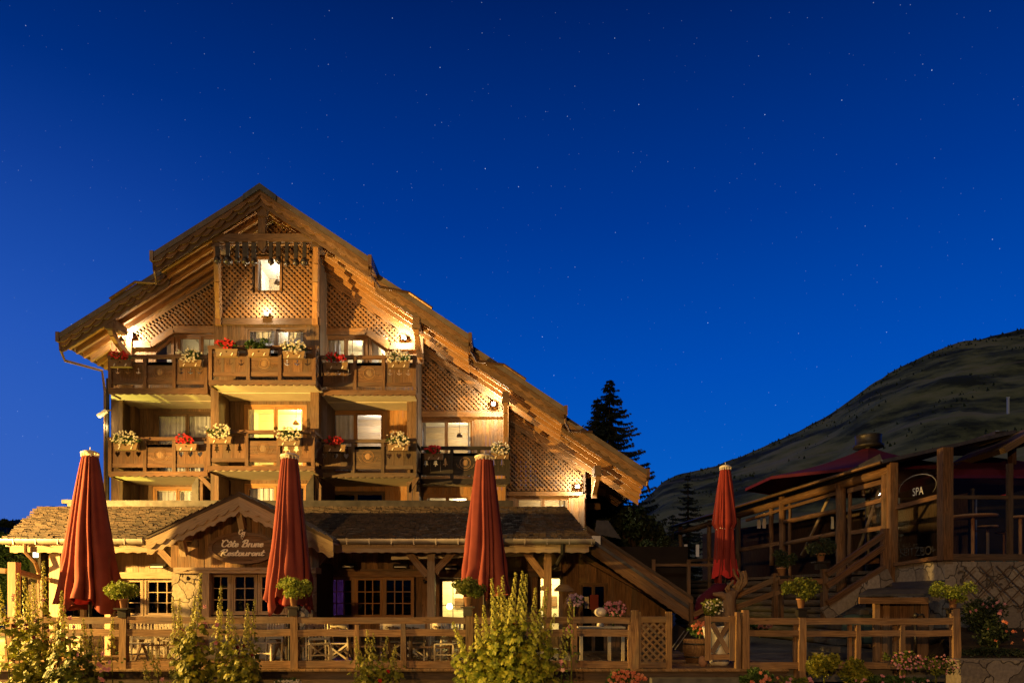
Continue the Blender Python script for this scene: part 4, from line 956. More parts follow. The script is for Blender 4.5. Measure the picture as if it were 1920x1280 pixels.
# back wall of the long porch
rface('plank_wall', W_BRN, 590, 1052, 1018, 1072, WM)
rface('plank_wall', W_BRN, 590, 608, 1072, 1200, WM); rface('plank_wall', W_BRN, 780, 824, 1072, 1200, WM); rface('plank_wall', W_BRN, 874, 1008, 1072, 1220, WM, [])
rface('plank_wall', W_BRN, 608, 780, 1156, 1220, WM)
mb = MB(); mb.pbox(590, 1070, 1052, 1081, WM - .08, .14); mb.pbox(590, 1066, 1052, 1070, WM - .12, .2); mb.build('window_beam', W_BRN, RS)
for (a, b) in ((610, 664), (664, 718), (718, 776)): casement(a, b, 1081, 1158, WM, 1, 3, 3, W_OR, lit=None, glass=M_GLASSD, deep=1.6, mun=.028)
window(RS, 824, 1084, 874, 1228, WM, name='door', leaves=1, cols=2, rows=3, mat=W_DK, lit=1, power=110, lampcol=(1, .75, .25), back=M_ROOMP, fr=.045, deep=2, label='lit glazed entrance door')
mb = MB(); mb.ball(P(843, 1136, WM + .3), .09, 10); mb.build('globe_lamp', E_WARM, RS)
window(RS, 1008, 1078, 1056, 1222, WM + .25, name='door', leaves=2, mat=W_DK, lit=1, power=150, lampcol=(1, .72, .24), back=M_ROOMP, fr=.05, deep=2, label='open lit doorway at the right end of the porch')
# porch ceiling battens & awning cassette
mb = MB(); mb.beam(P(735, 1046, 18.2), P(1000, 1038, 18.2), .25, .08); mb.build('rolled_blind', M_CREAM, RS)
mb = MB()
for k in range(7): mb.box(PX(600, 18), PX(1050, 18), 17.9 + k * .2, 17.96 + k * .2, EZ + .02 + k * .04, EZ + .1 + k * .04, (1, 0, 0))
mb.build('porch_ceiling', W_FEN, RS)
# interior violet light behind the windows
for (px, py, D, pw, col) in ((500, 1130, GW + .9, 260, (.2, .12, 1)), (628, 1120, WM + 1.0, 170, (.45, .15, 1)), (672, 1120, WM + 1.2, 80, (.6, .3, .6))):
    lamp('violet_room_light', P(px, py, D), pw, col, .05)
mb = MB(); mb.ball(P(494, 1137, GW + .5), .045, 8); mb.build('blue_bulb', E_BLUE, RS)
# right lean-to with verge running down to the courtyard, and its gable wall
D = 17.9
p0, p1 = (PX(1108, D), PZ(1008, D)), (PX(1302, D), PZ(1142, D)); sl = (p1[0] - p0[0], 0, p1[1] - p0[1])
lt = part('lean_to', RS)
mb = MB(); mb.prism([p0, p1, (p1[0], p1[1] - .09), (p0[0], p0[1] - .09)], D, 26, sl); mb.build('slate_roof', M_SLATE, lt)
mb = MB(); strip_prism(mb, p0, p1, -.092, -.40, .03, 14, D + .03, D + .08, 1); mb.build('bargeboard', W_BRN, lt)
mb = MB(); zf = lambda x: p0[1] - .3 + (x - p0[0]) * (p1[1] - p0[1]) / (p1[0] - p0[0]) if x > p0[0] else p0[1] - .3
hs = [hole(1086, 1092, 1140, 1230, WM + .3)]
planks(mb, PX(1052, WM + .3), PX(1262, WM + .3), 0, zf, WM + .3, hs, .16); mb.build('plank_wall', W_BRN, lt)
window(RS, 1086, 1092, 1140, 1230, WM + .3, leaves=2, mat=W_BRN, lit=None, glass=M_GLASSD, fr=.06)
mb = MB(); mb.beam((PX(1090, WM), WM, zf(PX(1050, WM)) - .1), (PX(1265, WM), WM, PZ(1140, WM)), .1, .12); mb.build('rake_beam', W_BRN, lt)
mb = MB()
for i, (a, b) in enumerate(((1096, 1104), (1108, 1122))): mb.pbox(a, 1118, b, 1140, WM + .26, .01)
mb.build('notice_sheet', M_CREAM, RS)
mb = MB(); mb.pbox(1106, 1114, 1122, 1142, WM + .245, .01); mb.build('red_poster', M_RED, RS)
# second roof behind, slate skylight block and white upstand
D = 23.5
b2 = thing('annex_roof', P(1180, 1040, D), 'dark sloping annex roof between the restaurant and the spruce trees', 'annex')
p0, p1 = (PX(1100, D), PZ(985, D)), (PX(1300, D), PZ(1118, D)); sl = (p1[0] - p0[0], 0, p1[1] - p0[1])
mb = MB(); mb.prism([p0, p1, (p1[0], p1[1] - .12), (p0[0], p0[1] - .12)], D, 30, sl); mb.build('roof_cover', W_DK, b2)
mb = MB(); mb.prism([(p0[0], p0[1] - .12), (p1[0], p1[1] - .12), (p1[0], p1[1] - .8), (p0[0], p0[1] - .8)], D + .03, D + .12, sl); mb.build('bargeboard', W_BRN, b2)
mb = MB(); mb.hexa([P(1115, 1000, 24), P(1165, 1010, 24), P(1165, 1010, 25), P(1115, 1000, 25), P(1118, 975, 24), P(1140, 975, 24), P(1140, 975, 25), P(1118, 975, 25)]); mb.build('slate_dormer', M_SLATE, b2)
mb = MB(); mb.pbox(1110, 1004, 1126, 1022, 22.8, .3); mb.build('upstand', M_WHITE, b2)
mb = MB(); mb.pbox(1118, 1024, 1290, 1135, 24.5, .2); mb.build('annex_wall', M_DARK, b2)

# sign with lettering
def cat_rom(pts, k=5):
    out = []; n = len(pts)
    for i in range(n - 1):
        p0, p1, p2, p3 = pts[max(i - 1, 0)], pts[i], pts[i + 1], pts[min(i + 2, n - 1)]
        for j in range(k):
            t = j / k; out.append(tuple(.5 * (2 * p1[a] + (p2[a] - p0[a]) * t + (2 * p0[a] - 5 * p1[a] + 4 * p2[a] - p3[a]) * t * t + (3 * p1[a] - p0[a] - 3 * p2[a] + p3[a]) * t ** 3) for a in (0, 1)))
    return out + [pts[-1]]
GLY = {'C': (.9, [[(.8, .75), (.62, 1), (.35, .95), (.12, .6), (.12, .22), (.35, 0), (.62, .04), (.82, .25)], [(.3, .8), (.1, .85), (.0, .98)]]),
 'o': (.6, [[(.35, .47), (.1, .36), (.08, .1), (.28, 0), (.48, .12), (.48, .36), (.35, .47), (.62, .38)]]),
 'ô': (.6, [[(.35, .47), (.1, .36), (.08, .1), (.28, 0), (.48, .12), (.48, .36), (.35, .47), (.62, .38)], [(.12, .62), (.32, .78), (.5, .62)]]),
 't': (.45, [[(.3, .85), (.12, .15), (.25, 0), (.45, .1)], [(.02, .52), (.48, .54)]]),
 'e': (.5, [[(.08, .2), (.42, .3), (.35, .47), (.14, .4), (.08, .15), (.25, 0), (.5, .12)]]),
 'B': (.9, [[(.36, .95), (.16, 0)], [(.02, .72), (.3, 1), (.72, .97), (.7, .62), (.32, .52), (.74, .46), (.72, .08), (.38, 0), (.08, .08)]]),
 'r': (.5, [[(.05, .42), (.2, .47), (.1, 0)], [(.15, .3), (.3, .47), (.46, .42)]]),
 'u': (.62, [[(.08, .47), (.05, .1), (.2, 0), (.42, .15), (.5, .47)], [(.5, .47), (.43, .05), (.62, .06)]]),
 'n': (.6, [[(.14, .47), (.05, 0)], [(.1, .3), (.32, .48), (.44, .38), (.38, .05), (.58, .06)]]),
 'R': (.92, [[(.36, .95), (.16, 0)], [(.02, .72), (.3, 1), (.72, .97), (.7, .62), (.3, .5)], [(.38, .5), (.62, .1), (.9, .04)]]),
 's': (.46, [[(.4, .42), (.22, .48), (.12, .34), (.35, .18), (.3, .02), (.04, .05)]]),
 'a': (.6, [[(.45, .44), (.2, .47), (.08, .2), (.2, 0), (.4, .12), (.5, .44)], [(.5, .44), (.43, .05), (.62, .07)]]),
 ' ': (.5, [])}
def script_text(mb, txt, x, z, y, h, wd, r, shear=.28):
    tot = sum(GLY[c][0] for c in txt); k = wd / tot
    for c in txt:
        for st_ in GLY[c][1]:
            pts = [(x + k * px + shear * pz * h, y, z + pz * h) for px, pz in cat_rom(st_)]
            for a, b in zip(pts, pts[1:]):
                d = Vector(b) - Vector(a); e = d.normalized() * r * .5; th = r * (1.6 if abs(d.z) > abs(d.x) else 1)
                jj = Vector((0, -.0003 * (len(mb.marks) % 23), 0)); mb.beam(Vector(a) - e + jj, Vector(b) + e + jj, th, .014, (0, 1, 0))
        x += k * GLY[c][0]
SD = GW - .14
sg = thing('restaurant_sign', P(452, 1050, SD), 'oval carved wooden restaurant sign with cream script lettering in the porch gable', 'sign')
cx, cz = PX(455, SD), PZ(1027, SD)
ell = lambda a, b, n=40: [(cx + a * math.cos(2 * math.pi * i / n), cz + b * math.sin(2 * math.pi * i / n)) for i in range(n)]
k_ = SD / F
mb = MB(); mb.prism(ell(62 * k_, 27 * k_), SD, SD + .04); mb.build('board', W_BRN, sg)
mb = MB(); mb.holed(ell(65 * k_, 30 * k_), [ell(57 * k_, 24.5 * k_)], SD - .025, SD + .05, (1, 0, 0)); mb.build('rim', W_OLD, sg)
mb = MB(); script_text(mb, 'Côte Brune', PX(415, SD), PZ(1024.5, SD), SD - .015, 12.5 * k_, 78 * k_, .021); script_text(mb, 'Restaurant', PX(413, SD), PZ(1041, SD), SD - .015, 11 * k_, 82 * k_, .021); mb.build('lettering', M_LETT, sg)
mb = MB(); mb.prism([(PX(447, SD), PZ(994, SD)), (PX(463, SD), PZ(994, SD)), (PX(464, SD), PZ(1003, SD)), (PX(455, SD), PZ(1012, SD)), (PX(447, SD), PZ(1003, SD))], SD - .04, SD - .027); mb.build('crest', W_OLD, sg)
mb = MB(); script_text(mb, 'C', PX(448.5, SD), PZ(1001, SD), SD - .055, 8 * k_, 7 * k_, .014); script_text(mb, 'B', PX(453, SD), PZ(1005, SD), SD - .056, 7.5 * k_, 7 * k_, .014)
for (a, b) in ((454, 1007.5), (458, 1007), (456, 1010)): mb.ball((PX(a, SD), SD - .055, PZ(b, SD)), .012, 6)
mb.build('monogram', M_LETT, sg)
t = thing('oval_plaque', P(366, 1018, GW - .05), 'small oval wood plaque left of the big sign', 'plaque')
mb = MB(); c = P(366, 1018, GW - .05); mb.ball(c, .085, 12, .95, .3, 1.35); mb.build('plaque_board', W_OLD, t)
# patio heaters
for (px, py, D, lab) in ((300, 1064, WL - .12, 'infrared heater on the pale planks left of the sign gable'), (655, 1063, WM - .14, 'infrared heater above the leftmost dark window of the long porch'), (752, 1064, WM - .14, 'infrared heater above the rightmost dark window of the long porch'), (846, 1067, WM - .14, 'infrared heater above the lit glazed door')):
    t = thing('patio_heater', P(px, py, D), lab, 'heater', 'infrared heaters on the restaurant wall'); c = P(px, py, D)
    mb = MB(); mb.hexa([(c[0] - .2, D - .16, c[2] - .02), (c[0] + .2, D - .16, c[2] - .02), (c[0] + .2, D + .1, c[2] + .06), (c[0] - .2, D + .1, c[2] + .06), (c[0] - .2, D - .1, c[2] + .1), (c[0] + .2, D - .1, c[2] + .1), (c[0] + .2, D + .1, c[2] + .12), (c[0] - .2, D + .1, c[2] + .12)]); mb.build('housing', M_DKMET, t)
    mb = MB(); mb.box(c[0] - .16, c[0] + .16, D - .175, D - .162, c[2], c[2] + .035); mb.build('heating_tube', M_WHITE, t)
for (px, py, D) in ((592, 1090, WM - .1), (795, 1090, WM - .1), (352, 1084, GW - .35)):
    t = thing('wall_spotlight', P(px, py, D), {592: 'small dark wall spotlight left of the dark windows', 795: 'small dark wall spotlight beside the central porch post', 352: 'small wall spotlight near the top of the left stone pillar'}[px], 'wall lamp', 'unlit wall lamps'); c = P(px, py, D)
    mb = MB(); mb.sm = True; mb.tube([(c[0], D + .1, c[2]), (c[0], D, c[2] + .03), (c[0] + .04, D - .04, c[2] - .01)], [.015, .03, .05], 8); mb.build('lamp_head', M_DKMET, t)

# ================================================================ parasols
def parasol(px, ytop, ybot, hw0, hw1, D, label, seed, col=M_RED, folds=11, tie=None, lean=0):
    rr = random.Random(seed); X = PX(px, D); zt, zb = PZ(ytop, D), PZ(ybot, D); k = D / F
    t = thing('closed_parasol', (X, D, 0), label, 'parasol', 'closed red parasols')
    mb = MB(); mb.tube([(X, D, 0), (X, D, zt + .02)], .035, 10); mb.build('pole', M_DKMET, t)
    nA, nZ = 132, 50; vs = []; fs = []
    ph = [rr.random() * 6.28 for _ in range(8)]; r0, r1 = hw0 * k, hw1 * k; amps = [rr.uniform(.6, 1.4) for _ in range(folds)]
    w1, w2 = rr.uniform(.18, .4), rr.uniform(.1, .22)
    for j in range(nZ + 1):
        v = j / nZ; r = r0 + (r1 - r0) * (v ** .85)
        if tie and v > tie: r = r0 + (r1 - r0) * (tie ** .85) * (1 - .45 * min(1, (v - tie) / .06) + .35 * max(0, v - tie - .06) / (1 - tie))
        for i in range(nA):
            a = 2 * math.pi * i / nA; a0 = a; a = a + w1 * math.sin(2 * a + ph[1] + .3 * v) + w2 * math.sin(5 * a + ph[7] - .5 * v) + .10 * math.sin(3 * v + ph[0]) + .03 * math.sin(9 * v + ph[3])
            w_ = amps[int((a % (2 * math.pi)) / (2 * math.pi) * folds) % folds]
            s_ = abs(math.sin(folds * a / 2)); f = (s_ ** .55 - .62) * (.20 + .34 * v) * w_ + .05 * math.sin(3 * a + ph[1] + 5 * v) * v + .10 * v * math.sin(2 * a + ph[2])
            if v > .62: f += .07 * math.sin(8 * a + 16 * v + ph[4]) * (v - .62) / .38 + .06 * math.sin(30 * v + 2 * a + ph[5]) * (v - .62)
            q = r * (1 + f); dz = 0
            if v > .7: dz = (.16 * math.sin(4 * a + ph[6]) + .10 * math.sin(7 * a + ph[5])) * (v - .7) / .3
            vs.append((X + q * math.cos(a0) + lean * v, D + q * math.sin(a0) * .9, zt + (zb - zt) * v + dz))
    for j in range(nZ):
        for i in range(nA): a = j * nA + i; b = j * nA + (i + 1) % nA; fs.append((a, a + nA, b + nA, b))
    mb = MB(); mb.sm = True; mb.add(vs, fs); mb.build('canopy', col, t)
    mb = MB(); vs = []; fs = []   # bright lining showing at the hem
    for j in range(4):
        for i in range(36):
            a = 2 * math.pi * i / 36; q = r1 * (.62 + .05 * j) * (1 + .12 * math.sin(6 * a)); vs.append((X + q * math.cos(a), D + q * math.sin(a) * .8, zb + .5 - j * .16 + .06 * math.sin(5 * a) * j / 3))
    for j in range(3):
        for i in range(36): a = j * 36 + i; b = j * 36 + (i + 1) % 36; fs.append((a, a + 36, b + 36, b))
    mb.sm = True; mb.add(vs, fs); mb.build('lining', M_REDIN, t)
    cp = part('cap', t); mb = MB(); mb.sm = True; mb.lathe((X, D, zt), [(r0 * 1.25, .06), (r0 * 1.18, .085), (r0 * .7, .12), (r0 * .2, .14)], 20); mb.build('cap_disc', M_LETT, cp)
    mb = MB()
    for i in range(14):
        a = 2 * math.pi * i / 14; c = (X + r0 * 1.08 * math.cos(a), D + r0 * 1.08 * math.sin(a)); mb.box(c[0] - .012, c[0] + .012, c[1] - .012, c[1] + .012, zt - .02, zt + .062, (0, 0, 1))
    mb.tube([(X, D, zt + .13), (X, D, zt + .2)], .008, 6); mb.build('cap_teeth', M_LETT, cp)
    if tie:
        mb = MB(); rt = r0 + (r1 - r0) * (tie ** .85); z = zt + (zb - zt) * (tie + .05)
        mb.tube([(X + rt * .72 * math.cos(a * math.pi / 12), D + rt * .66 * math.sin(a * math.pi / 12), z + .02 * math.sin(a)) for a in range(25)], .014, 6); mb.build('tie_strap', M_WHITE, t)
    return t
parasol(169, 855, 1130, 13, 47, 15.6, 'leftmost red parasol, folded in front of the shingle roof', 3, lean=-.03)
parasol(543, 860, 1133, 14, 39, 15.6, 'red parasol folded in front of the right half of the sign gable', 5)
parasol(908, 862, 1108, 15, 37, 15.6, 'red parasol folded before the lit glazed door, behind the tall mallow bush', 9)
parasol(1360, 880, 1082, 9, 33, 19.5, 'slim red parasol with a pale tie, standing alone before the dark log building', 12, M_RED2, tie=.5)

# ================================================================ fence
FD = 14.75
FN = thing('terrace_fence', (PX(640, FD), FD, 0), 'long rail fence of squared timber along the restaurant terrace', 'fence')
FR = thing('courtyard_fence', (PX(1600, FD), FD, 0), 'rail fence of squared timber right of the X-braced gate', 'fence')
def rail(par, px0, px1, y0, y1, D=FD):
    mb = MB(); X0, X1 = PX(px0, D), PX(px1, D); z0, z1 = PZ(y1, D), PZ(y0, D); n = max(2, int((X1 - X0) / .5)); vs = []
    prev = None; o = (R.random() * 50, R.random() * 50)
    for i in range(n + 1):
        x = X0 + (X1 - X0) * i / n; d = R.uniform(-.012, .012); e = R.uniform(-.01, .01)
        vs += [(x, D - .05 + e, z0 + d), (x, D + .06, z0 + d), (x, D + .06, z1 + d), (x, D - .05 + e, z1 + d + R.uniform(-.006, .006))]
    fs = [(0, 1, 2, 3), tuple(4 * n + i for i in (3, 2, 1, 0))]
    for i in range(n):
        a = 4 * i
        for q in range(4): fs.append((a + q, a + (q + 1) % 4, a + 4 + (q + 1) % 4, a + 4 + q)[::-1])
    mb.add(vs, fs, (1, 0, 0), o); mb.build('rail', W_FEN, par)
def fpost(par, px, w_, yt, yb=1330, D=FD, mat=W_FEN, dd=0):
    mb = MB(); X = PX(px, D); k = D / F * w_ / 2; z0, z1 = PZ(yb, D), PZ(yt, D); n = 5; o = (R.random() * 50, 0); vs = []; y0 = D - .07 + dd
    for i in range(n + 1):
        z = z0 + (z1 - z0) * i / n; e = R.uniform(-.008, .008); f = R.uniform(-.006, .006); b = .012 if i == n else 0
        vs += [(X - k + e + b, y0 + b, z), (X + k + e - b, y0 + f + b, z), (X + k + e - b, y0 + .15 - b, z), (X - k + e + b, y0 + .15 - b, z)]
    fs = [(3, 2, 1, 0), tuple(4 * n + i for i in (0, 1, 2, 3))]
    for i in range(n):
        a = 4 * i
        for q in range(4): fs.append((a + q, a + (q + 1) % 4, a + 4 + (q + 1) % 4, a + 4 + q))
    mb.add(vs, fs, (0, 0, 1), o); mb.build('post', mat, par)
segs = [(-120, 14), (26, 227), (240, 546), (560, 873), (887, 1075), (1075, 1180)]
for a, b in segs:
    rail(FN, a, b, 1156, 1168); rail(FN, a, b, 1179, 1192); rail(FN, a, b, 1238, 1251)
for px, w_, yt in ((20, 12, 1168), (233, 13, 1140), (553, 14, 1135), (670, 10, 1170), (757, 10, 1168), (880, 14, 1135), (1076, 11, 1168), (1189, 15, 1143), (106, 10, 1168), (1180, 6, 1170)):
    fpost(FN, px, w_, yt)
for a, b in ((240, 546), (560, 664), (676, 751), (763, 873), (1082, 1178)):
    mb = MB(); mb.pbox(a, 1192, b, 1238, FD + .02, .006); mb.build('glass_panel', M_CLEAR, FN)
for a, b in ((1404, 1497), (1509, 1788)):
    rail(FR, a, b, 1158, 1170); rail(FR, a, b, 1181, 1192); rail(FR, a, b, 1240, 1252)
for px, w_, yt in ((1383, 9, 1147), (1397, 13, 1143), (1503, 13, 1140), (1607, 9, 1171), (1690, 9, 1171), (1791, 14, 1140)): fpost(FR, px, w_, yt)
for px in (1497, 1600, 1685):
    mb = MB(); mb.pbox(px - 8, 1170, px - 2, 1270, FD + .12, .08, (0, 0, 1)); mb.build('rear_strut', W_FEN, FR)
# gates
g = thing('lattice_gate', P(1230, 1255, FD), 'closed timber gate with diagonal lattice infill', 'gate')
mb = MB(); lattice(mb, [pp([(1201, 1244), (1250, 1244), (1250, 1167), (1201, 1167)], FD)], FD - .01, pitch=.112, wd=.045, th=.018); mb.build('lattice_infill', W_FEN, g)
for a, b, y0, y1 in ((1196, 1202, 1146, 1252), (1249, 1260, 1146, 1256)):
    mb = MB(); mb.pbox(a, y0, b, y1, FD - .04, .09, (0, 0, 1)); mb.build('stile', W_FEN, g)
mb = MB(); mb.pbox(1202, 1155, 1249, 1166, FD - .035, .08); mb.pbox(1202, 1241, 1249, 1251, FD - .035, .08); mb.build('crossrail', W_FEN, g)
g = thing('braced_gate', P(1350, 1250, FD), 'open timber gate with X-shaped bracing in front of a white urn', 'gate')
D = FD + .05
mb = MB()
for a, b in ((1323, 1333), (1368, 1378)): mb.pbox(a, 1154, b, 1238, D - .04, .08, (0, 0, 1))
mb.build('stile', W_FEN, g)
mb = MB(); mb.pbox(1333, 1155, 1368, 1165, D - .035, .07); mb.pbox(1333, 1226, 1368, 1236, D - .035, .07); mb.build('crossrail', W_FEN, g)
mb = MB(); mb.beam(P(1335, 1168, D - .01), P(1366, 1223, D - .01), .03, .1, (0, 0, 1)); mb.beam(P(1366, 1168, D + .022), P(1335, 1223, D + .022), .03, .1, (0, 0, 1)); mb.build('cross_brace', W_FEN, g)
mb = MB(); mb.box(PX(1379, D), PX(1383, D), D, D + .02, PZ(1180, D), PZ(1176, D)); mb.build('hinge', M_DKMET, g)
# side wind screen on the left
WS = thing('side_windscreen', P(22, 1160, 14.9), 'sloping-railed glazed windscreen at the left end of the terrace', 'windscreen')
mb = MB(); mb.pbox(14, 1053, 29, 1300, 14.9, .17, (0, 0, 1)); mb.build('post', W_PALE, WS)
mb = MB(); mb.beam(P(26, 1070, 15.0), P(86, 1085, 17.5), .08, .11); mb.beam(P(-60, 1064, 14.98), P(12, 1070, 14.98), .08, .11); mb.build('top_rail', W_BRN, WS)
mb = MB(); mb.beam(P(29, 1073, 15.1), P(29, 1165, 15.1), .06, .08); mb.beam(P(79, 1086, 17.2), P(79, 1160, 17.2), .06, .08); mb.beam(P(-6, 1074, 15.02), P(-6, 1160, 15.02), .04, .05); mb.build('glazing_bar', W_PALE, WS)
mb = MB(); a, b = P(30, 1074, 15.15), P(78, 1086, 17.2); mb.add([(a[0], a[1], .3), (b[0], b[1], .3), (b[0], b[1], b[2]), (a[0], a[1], a[2])], [(0, 1, 2, 3)]); mb.build('pane', M_GLASSD, WS)

# ================================================================ planters on posts, pots
def post_planter(px, ybase, w_, hgt, D, label, mat=L_DK, pot=M_TERRA, fl=None, n=1500, pw=16, bx=True):
    k = D / F; X, Zb = PX(px, D), PZ(ybase, D); t = thing('potted_plant', (X, D, Zb), label, 'potted plant')
    if bx:
        mb = MB(); mb.box(X - 13 * k, X + 13 * k, D - .13, D + .15, Zb - .035, Zb); mb.box(X - 8 * k, X + 8 * k, D - .085, D + .1, Zb - .2, Zb - .037); mb.build('stand', M_DKMET, t)
    mb = MB(); mb.sm = True; r = pw * k / 2; h = .2; mb.lathe((X, D, Zb), [(r * .65, 0), (r * .95, h * .85), (r * 1.1, h * .86), (r * 1.1, h), (r * .9, h)], 18); mb.build('pot', pot, t)
    mb = MB(); foliage(mb, (X, D, Zb + h + hgt * k * .35), w_ * k / 2, w_ * k / 2, hgt * k * .5, n, .05); mb.build('foliage', mat, t)
    if fl: mb = MB(); blossoms(mb, (X, D - w_ * k * .2, Zb + h + hgt * k * .35), w_ * k * .45, .15, hgt * k * .4, 60, .06); mb.build('blossoms', fl, t)
post_planter(232, 1139, 66, 46, FD, 'lime-green leafy pot on the leftmost tall fence post', L_YEL, n=2400)
post_planter(551, 1136, 64, 46, FD, 'green leafy pot on the fence post below the middle red parasol', L_YEL, n=2000)
post_planter(877, 1136, 66, 44, FD, 'darker green pot on the fence post before the lit glazed door', L_HOL, n=2000)
post_planter(1502, 1139, 68, 46, FD, 'leafy pot on the fence post right of the braced gate', L_HOL, n=2000)
post_planter(1787, 1139, 74, 46, FD + .1, 'leafy pot at the right end post of the fence', L_YEL, n=2000)
post_planter(1465, 1079, 54, 40, 16.9, 'dim bushy plant on the left stair newel', L_TREE, fl=None, n=1200)
post_planter(1539, 1052, 54, 34, 17.2, 'dim round bush beside the stairs, in front of the log posts', L_TREE, n=1200)

# ================================================================ hollyhocks, mallow, bedding plants
def hollyhock(px, D, stems, label, cat='hollyhock', name='hollyhock', wd=1.0, lm=L_HOL, leaves=260, lsz=.13, flm=P_MAR, nfl=12, ytops=None, base_y=None, spread=None, bushy=.55, bud=.045):
    zb = -.62; t = thing(name, (PX(px, D), D, zb), label, cat)
    ms, ml, mbud, mf = MB(), MB(), MB(), MB(); mbud.uv = []
    for i, (sx, yt) in enumerate(stems):
        X1, Z1 = PX(sx, D), PZ(yt, D); X0 = PX(px + (sx - px) * .55, D) + R.uniform(-.1, .1); y0 = D + R.uniform(-.35, .35); pts = []
        for q in range(9):
            u = q / 8; pts.append((X0 + (X1 - X0) * u ** 1.3 + .02 * math.sin(5 * u + i), y0 + .03 * math.sin(4 * u + i), zb + (Z1 - zb) * u))
        ms.tube(pts, [.012 * (1 - .6 * q / 8) for q in range(9)], 5)
        H = Z1 - zb; top = max(.42, H * .36)
        nb = int(top / .022); mbud = MB()
        for q in range(nb):   # buds up the spike
            u = 1 - top / H * q / nb; j = min(7, int(u * 8)); f = u * 8 - j; c = Vector(pts[j]).lerp(Vector(pts[j + 1]), f)
            rr = (.018 + .05 * q / nb); a = q * 2.4 + i
            for _ in range(2): mbud.leaf(c + Vector((rr * math.cos(a), rr * math.sin(a) - .01, R.uniform(-.012, .012))), bud * (.75 + .7 * q / nb), (math.cos(a), math.sin(a) - .6, .4), 0 if q < nb * .7 else 3); a += 2
        mbud.build('bud_spike', L_BUD, t)
        nl = int(leaves / len(stems))
        for q in range(nl):
            u = R.random() ** 1.15 * (1 - top / H * .9); j = min(7, int(u * 8)); c = Vector(pts[j]).lerp(Vector(pts[j + 1]), u * 8 - j)
            rr = (.10 + .28 * (1 - u)) * wd * R.uniform(.5, 1.2); a = R.random() * 6.28
            ml.leaf(c + Vector((rr * math.cos(a), rr * math.sin(a) * .8, R.uniform(-.05, .05))), lsz * (1.3 - .8 * u) * R.uniform(.45, 1.3), (math.cos(a) * .7 + R.gauss(0, .3), math.sin(a) * .5 - .55, .75 + R.gauss(0, .3)), 5)
    for _ in range(nfl):
        sx, yt = R.choice(stems); c = P(sx + R.gauss(0, 5) + (px - sx) * .2, yt + R.uniform(45, 110), D - .2); mf = MB(); mf.leaf(c, .09, (R.gauss(0, .3), -1, .2), 5, -.3); mf.build('flower', flm, t)
    ms.build('stem', L_HOL, t); ml.build('leaves', lm, t)
    return t
hollyhock(72, 13.4, [(18, 1064), (30, 1080), (44, 1075), (52, 1108), (66, 1092), (84, 1052), (100, 1130), (38, 1120)], 'tallest clump of dark hollyhocks at the far left of the terrace fence', leaves=850, lsz=.15, lm=L_HOL2, flm=P_MAR, nfl=12, wd=.8)
hollyhock(133, 13.2, [(135, 1108), (118, 1170), (148, 1180), (128, 1190)], 'single tall hollyhock spike in front of the leftmost parasol', leaves=480, lsz=.16, flm=P_PINK, nfl=9)
hollyhock(184, 13.5, [(178, 1158), (205, 1158), (155, 1180), (196, 1190)], 'thin hollyhocks left of the first tall fence post', leaves=170, lsz=.09, flm=P_PINK, nfl=12)
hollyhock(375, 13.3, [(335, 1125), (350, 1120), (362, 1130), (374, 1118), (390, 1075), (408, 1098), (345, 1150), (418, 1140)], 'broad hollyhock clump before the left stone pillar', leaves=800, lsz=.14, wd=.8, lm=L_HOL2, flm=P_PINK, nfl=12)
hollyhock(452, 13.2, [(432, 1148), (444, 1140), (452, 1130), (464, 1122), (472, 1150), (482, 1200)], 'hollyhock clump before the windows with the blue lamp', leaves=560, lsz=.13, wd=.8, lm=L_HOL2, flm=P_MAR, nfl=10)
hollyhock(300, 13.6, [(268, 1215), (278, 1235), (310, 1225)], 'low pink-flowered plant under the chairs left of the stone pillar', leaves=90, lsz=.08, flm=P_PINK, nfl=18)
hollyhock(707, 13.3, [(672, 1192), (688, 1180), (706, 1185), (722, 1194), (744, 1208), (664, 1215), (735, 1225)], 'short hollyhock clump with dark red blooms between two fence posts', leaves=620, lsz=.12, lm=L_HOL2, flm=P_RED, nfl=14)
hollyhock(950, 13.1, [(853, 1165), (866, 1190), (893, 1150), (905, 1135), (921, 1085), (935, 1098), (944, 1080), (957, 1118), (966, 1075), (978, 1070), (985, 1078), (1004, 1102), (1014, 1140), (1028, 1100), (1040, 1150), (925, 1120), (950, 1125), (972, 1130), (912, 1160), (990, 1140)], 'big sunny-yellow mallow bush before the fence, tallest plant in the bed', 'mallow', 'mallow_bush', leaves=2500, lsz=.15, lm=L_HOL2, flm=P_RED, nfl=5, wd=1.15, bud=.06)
hollyhock(1050, 13.2, [(1068, 1120), (1058, 1175), (1062, 1200)], 'lone leaning hollyhock at the right of the mallow bush', leaves=60, lsz=.09, flm=P_PINK, nfl=10, wd=.6)
def bedding(px, py, w_, h_, D, fl, label, lm=L_DK, nl=700, nf=50, fs_=.08, name='flowering_plant', cat='plant', ls=.07):
    k = D / F; c = P(px, py, D); t = thing(name, (c[0], D, c[2] - h_ * k / 2), label, cat)
    mb = MB(); foliage(mb, c, w_ * k / 2, .3, h_ * k / 2, nl, ls); mb.build('foliage', lm, t)
    mb = MB(); mb.tube([(c[0], D, c[2] - h_ * k * .9 - .1), c], .02, 5); mb.build('stem', L_HOL, t)
    if fl: mb = MB(); blossoms(mb, (c[0], D - .1, c[2] + h_ * k * .1), w_ * k * .45, .25, h_ * k * .42, nf, fs_); mb.build('blossoms', fl, t)
    return t
bedding(1172, 1272, 78, 34, 13.8, P_ORA, 'coral geraniums in front of the lattice gate', nf=70)
bedding(1420, 1272, 60, 40, 13.8, P_ORA, 'sparse coral flowers at the foot of the braced gate posts', nf=14, nl=900)
